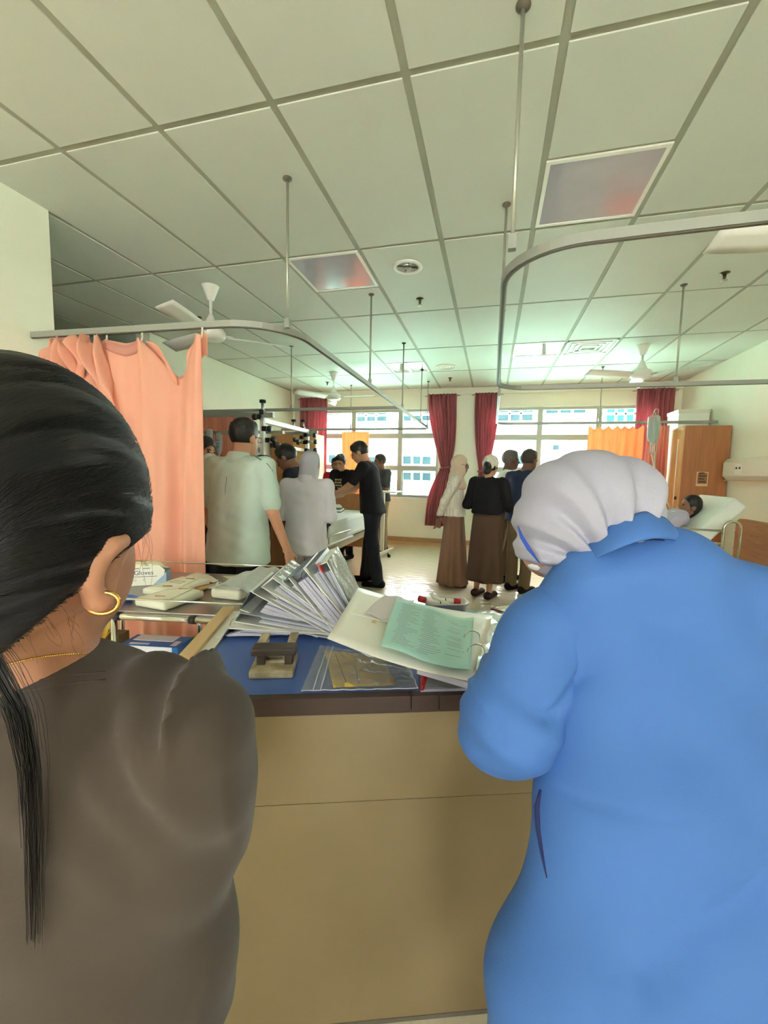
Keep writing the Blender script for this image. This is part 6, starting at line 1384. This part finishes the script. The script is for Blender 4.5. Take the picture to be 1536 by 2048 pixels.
    for i in range(22):
        a = D(rnd.uniform(10, 150), rnd.uniform(1200, 1280), .335); b_ = a - CUp * rnd.uniform(.008, .024) + CR * rnd.uniform(-.006, .01) + CF * .004; m_ = (a + b_) / 2 + CR * rnd.uniform(-.008, .008); b_tube(bm, [Vector(a * (1 - t) ** 2 + 2 * m_ * t * (1 - t) + b_ * t * t) for t in (0, .25, .5, .75, 1)], .0001, 3, caps=False)
    lo = put(link('loose_hairs', bm_mesh(bm), 'hair_strands', None, True)); lo['kind'] = 'stuff'
    # ponytail down the back at the left edge
    bm = bmesh.new(); ctl = np.array([D(-70, 1262, .305), D(-10, 1330, .312), D(40, 1420, .316), D(62, 1540, .322), D(68, 1700, .331), D(70, 1900, .344)]); tt = np.linspace(0, 1, 6)
    for i in range(150):
        ox, oz = rnd.gauss(0, .0042), rnd.gauss(0, .0025); wv = rnd.uniform(0, 6); end = rnd.uniform(.55, 1.0); pts = []
        for j in range(12):
            u = j / 11 * end; c_ = np.array([np.interp(u, tt, ctl[:, q_]) for q_ in range(3)]); sp = 1.5 * (1 - .55 * u); pts.append(Vector(c_ + CR * (ox * sp + .0015 * math.sin(u * 7 + wv)) + CF * oz * sp))
        b_tube(bm, pts, .00022, 3, caps=False)
    pt = put(link('ponytail', bm_mesh(bm), 'hair_strands', None, True)); pt['kind'] = 'stuff'
    put(sdf_obj('hair_tie', [ell(D(-80, 1255, .31), (.028, .022, .02), CM)], 'hair_strands', h=.004, k=.006))
    # shirt
    cr = np.array
    Q = [seg(D(45, 1408, .415), D(140, 1436, .417), .062, .062), seg(D(70, 1442, .415), D(372, 1464, .425), .062, .06), seg(D(0, 1402, .41), D(-340, 1470, .42), .062, .06), ecap(D(110, 1500, .44), D(125, 1900, .46), (.175, .105), (.183, .11), CR), ecap(D(125, 1900, .46), D(130, 2250, .47), (.183, .11), (.2, .12), CR), seg(D(370, 1468, .42), D(385, 1560, .435), .057, .053), seg(D(385, 1560, .435), D(382, 1670, .45), .053, .05), seg(D(382, 1670, .45), D(360, 1640, .58), .048, .044),
         seg(D(-345, 1460, .42), D(-360, 1680, .46), .06, .055), ecap(D(60, 1450, .42), D(250, 1448, .42), (.05, .05), (.05, .05), CUp)]
    def folds(X):
        q = (X - D(250, 1500, .36)) ; x = q @ CR; z = q @ CUp
        r_ = .016 * np.exp(-((x - .034 + (z - .06) * .04) / .005) ** 2) * np.clip((z + .03) / .05, 0, 1) - .004 * np.exp(-((x - .05) / .014) ** 2) * np.clip((z + .02) / .05, 0, 1)
        d_ = .0045 * np.sin((x * 1.0 + z * .75) * 88 + 2 * np.sin(x * 30)) * np.clip(1 - np.abs(x) / .16, 0, 1) * np.clip((z + .15) / .15, 0, 1)
        s_ = .004 * np.exp(-((x - .078 - z * .0) / .008) ** 2) * np.clip(-z / .06, 0, 1)
        return r_ + d_ + s_ + .0015 * np.sin(x * 60 + z * 35)
    put(sdf_obj('shirt', Q, 'taupe_knit', h=.006, k=.035, cuts=[((0, 0, .82), (0, 0, -1))], carve=[ecap(D(40, 1100, .40), D(30, 1200, .40), (.085, .085), (.072, .068), CR)], disp=folds))
    put(sdf_obj('trousers', [ecap(D(110, 2100, .48), D(100, 2250, .48), (.17, .11), (.17, .11), CR)] + [seg(D(110, 2150, .48) + CR * .08 * s_, fl + CR * .1 * s_ + np.array((0, 0, .1)), .09, .07) for s_ in (-1, 1)], 'black_cloth', h=.014, k=.02))
    sh_ = part(root, 'shirt'); bd = part(root, 'body')
    for y0, y1 in ((1378, 1344), (1396, 1360)): put(Tube('neckline_stitch', snap(sh_, [D(-10 + 20 * k_, y0 + (y1 - y0) * k_ / 11 - 5 * math.sin(k_ * .28), .3) for k_ in range(12)], .0, EYE), .0007, 'edge_brown', n=4))
    # earring, chain, spectacle edge
    c = Vector(D(206, 1206, .344)); put(Tube('earring', [c + Vector(CR) * (.0105 * math.cos(t)) + Vector(CUp) * (.0088 * math.sin(t)) + Vector(CF) * (.004 * math.cos(t)) for t in [k_ * math.pi / 12 for k_ in range(24)]], .0018, 'gold', n=8, closed=True))
    bm = bmesh.new()
    for p in snap(bd, [D(-20 + 4.6 * k_, 1338 - .75 * k_ - 8 * math.sin(k_ * .075), .3) for k_ in range(42)], .0008, EYE): b_lathe(bm, [(.0, -.0012), (.0014, 0), (.0, .0012)], p, 6)
    put(link('necklace', bm_mesh(bm), 'gold', None, True))
    put(Tube('spectacle_arm', [Vector(D(272, 905, .40)), Vector(D(284, 922, .41)), Vector(D(287, 935, .43))], .0022, 'white_paint', n=6))
woman()

def nurse():
    base = D(1330, 2000, .6); fl = np.array([base[0], base[1], 0.0]); root = empty('person', (fl[0], fl[1], 0)); tag(root, 'nurse in blue uniform and pale lilac headscarf bent over the counter, close on the right', 'person')
    def put(o): return child_world(o, root)
    P = [ell(D(1165, 1025, .80), (.1, .105, .1), CM), ell(D(1095, 1100, .82), (.05, .06, .055), CM), seg(D(1195, 1060, .78), D(1270, 1150, .72), .05, .055), seg(D(1100, 1250, .73), D(1500, 1235, .72), .05), ecap(D(1310, 1330, .74), D(1330, 1750, .66), (.15, .09), (.16, .1), CR),
         seg(D(1085, 1250, .73), D(1005, 1455, .71), .045, .04), seg(D(1005, 1455, .71), D(1015, 1330, .95), .04, .028), seg(D(1530, 1240, .72), D(1580, 1440, .74), .045, .04), seg(D(1580, 1440, .74), D(1400, 1320, 1.0), .04, .028)]
    for s_ in (-1, 1): P += [seg(D(1330, 1800, .64) + CR * .09 * s_, fl + CR * .1 * s_ + np.array((0, 0, .08)), .09, .04), seg(fl + CR * .1 * s_ + np.array((0, 0, .05)), fl + CR * .11 * s_ + CF * .14 + np.array((0, 0, .04)), .035, .03)]
    put(sdf_obj('body', P, 'skin_near', h=.01, k=.025, extra=[hand_mesh(D(1018, 1322, .975), CF * .8 + CR * .3 - CUp * .1, -CUp, .88, thumb=-1), hand_mesh(D(1400, 1318, 1.02), CF * .8 - CR * .5, -CUp, .88)]))
    # headscarf with folds that gather into the collar
    cc = D(1215, 1120, .70)
    def folds(X):
        q = (X - cc); x = q @ CR; z = q @ CUp; a = np.arctan2(x + .004, z + .02); r_ = np.hypot(x, z + .02)
        w = np.clip(r_ / .05, 0, 1) * np.clip(1.25 - r_ / .22, .15, 1)
        s = np.sin(a * 13 + 10 * (r_ - .08)); return w * (.009 * np.sign(s) * np.abs(s) ** .8 + .004 * np.sin(a * 27 + 1.5 + 14 * r_))
    S_ = [ell(D(1168, 1022, .78), (.122, .125, .112), CM), ell(D(1105, 1082, .78), (.066, .07, .056), CM), ell(D(1240, 1000, .77), (.058, .08, .07), CM), seg(D(1165, 1075, .79), D(1215, 1090, .79), .05, .045)]
    put(sdf_obj('headscarf', S_, 'scarf_lilac', h=.005, k=.04, disp=folds))
    put(Tube('scarf_ribbon', [Vector(D(1036, 1052, .735)), Vector(D(1043, 1073, .722)), Vector(D(1058, 1098, .712)), Vector(D(1079, 1126, .712))], [.001, .0035, .004, .001], 'ribbon_blue', n=6))
    put(sdf_obj('face_mask', [ell(D(1078, 1128, .81), (.022, .03, .014), CM)], 'mask_white', h=.005, k=.01)); put(Tube('spectacle_arm', [Vector(D(1062, 1120, .80)), Vector(D(1088, 1136, .78))], .002, 'lens_frame', n=5))
    # tunic
    Q = [seg(D(1090, 1262, .735), D(1520, 1238, .72), .07, .072), seg(D(1185, 1190, .72), D(1345, 1160, .71), .07, .07), seg(D(1198, 1152, .70), D(1345, 1124, .70), .058, .06), seg(D(1330, 1175, .71), D(1500, 1215, .72), .07, .07), ecap(D(1315, 1320, .72), D(1335, 1600, .66), (.195, .115), (.192, .125), CR), ecap(D(1335, 1600, .66), D(1345, 2000, .60), (.192, .125), (.25, .15), CR), ecap(D(1345, 2000, .60), D(1345, 2300, .60), (.262, .15), (.27, .15), CR),]
    SL = [[seg(D(1095, 1262, .73), D(1024, 1440, .70), .077, .078), seg(D(1024, 1440, .70), D(1002, 1466, .715), .078, .07), seg(D(1005, 1440, .73), D(1005, 1345, .93), .066, .052)], [seg(D(1520, 1250, .72), D(1590, 1440, .73), .075, .075), seg(D(1590, 1440, .73), D(1430, 1335, .96), .066, .05)]]
    def sleeve_folds(X):
        q = X - D(1030, 1440, .66); x = q @ CR; z = q @ CUp; return .0035 * np.sin(z * 95 + x * 60) * np.exp(-((z + .0) / .05) ** 2) + .006 * np.exp(-(((x + .055) + (z - .03) * .5) / .008) ** 2) * np.exp(-((z - .03) / .03) ** 2)
    def crease(X):
        q = X - D(1150, 1420, .6); x = q @ CR; z = q @ CUp; o = .0026 * np.sin(x * 38 + z * 22 + 1 + 2 * np.sin(z * 9)) + .002 * np.sin(x * 17 - z * 45 + np.sin(x * 12))
        for (x0, z0, x1, z1, w, am) in ((-.03, -.03, .04, .03, .007, -.007), (-.02, .005, .03, .055, .01, .006), (-.01, -.13, .12, -.115, .005, -.005), (.225, -.2, .235, -.5, .004, -.005), (-.02, -.33, .06, -.36, .012, -.006), (.05, -.28, .19, -.19, .02, -.014), (.0, .16, .09, .2, .01, .003), (-.15, .06, -.12, .0, .008, -.006)):
            L2 = (x1 - x0) ** 2 + (z1 - z0) ** 2; t = np.clip(((x - x0) * (x1 - x0) + (z - z0) * (z1 - z0)) / L2, 0, 1); d_ = np.hypot(x - x0 - t * (x1 - x0), z - z0 - t * (z1 - z0)); o = o + am * np.exp(-(d_ / w) ** 2)
        return o
    for sl in SL: put(sdf_obj('sleeve', sl, 'nurse_blue', h=.006, k=.03, disp=lambda X: crease(X) + sleeve_folds(X)))
    put(sdf_obj('tunic', Q, 'nurse_blue', h=.007, k=.045, cuts=[((0, 0, .42), (0, 0, -1))], disp=crease))
    # fold-down collar
    tp = [(1148, 1122, .735), (1172, 1090, .70), (1205, 1062, .675), (1245, 1038, .662), (1290, 1024, .665), (1330, 1038, .685), (1356, 1066, .72)]; bt = [(1166, 1128, .70), (1196, 1112, .665), (1228, 1098, .645), (1262, 1084, .635), (1300, 1076, .638), (1336, 1078, .655), (1360, 1086, .69)]
    tp = np.array([D(*p) for p in tp]); bt = np.array([D(*p) for p in bt]); us = np.linspace(0, 1, 7)
    def itp(A, u): return np.array([np.interp(u, us, A[:, i]) for i in range(3)])
    def f(u, v):
        a = itp(tp, u); b_ = itp(bt, u); return Vector(a * (1 - v) + b_ * v - CF * .012 * math.sin(v * math.pi * .8))
    put(link('collar', grid_mesh(f, 28, 8, .006), 'nurse_blue', None, True))
    put(Tube('collar_shadow', [Vector(itp(bt, u / 14) + CF * .004 - CUp * .002) for u in range(15)], .0014, 'nurse_blue_shade', n=5))  # dark tube stands in for the shadow under the collar edge
    # side vent: a dark blue tube painted in for the shaded slit
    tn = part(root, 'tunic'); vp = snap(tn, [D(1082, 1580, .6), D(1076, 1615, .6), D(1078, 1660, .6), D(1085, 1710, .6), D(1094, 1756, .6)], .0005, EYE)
    put(Tube('side_vent_shade', vp, [.002, .006, .005, .003, .001], 'nurse_blue_shade', n=6))
    put(sdf_obj('trousers', [seg(D(1345, 2100, .62) + CR * .09 * s_, fl + CR * .1 * s_ + np.array((0, 0, .1)), .11, .085) for s_ in (-1, 1)], 'nurse_blue', h=.015, k=.02))
    for s_ in (-1, 1): put(sdf_obj('shoe', [ecap(fl + CR * .1 * s_ - CF * .04 + np.array((0, 0, .045)), fl + CR * .11 * s_ + np.array((CF[0], CF[1], 0)) * .15 + np.array((0, 0, .032)), (.045, .045), (.042, .03), CR)], 'shoe_black', h=.011, k=.01, cuts=[((0, 0, .003), (0, 0, -1))]))
nurse()
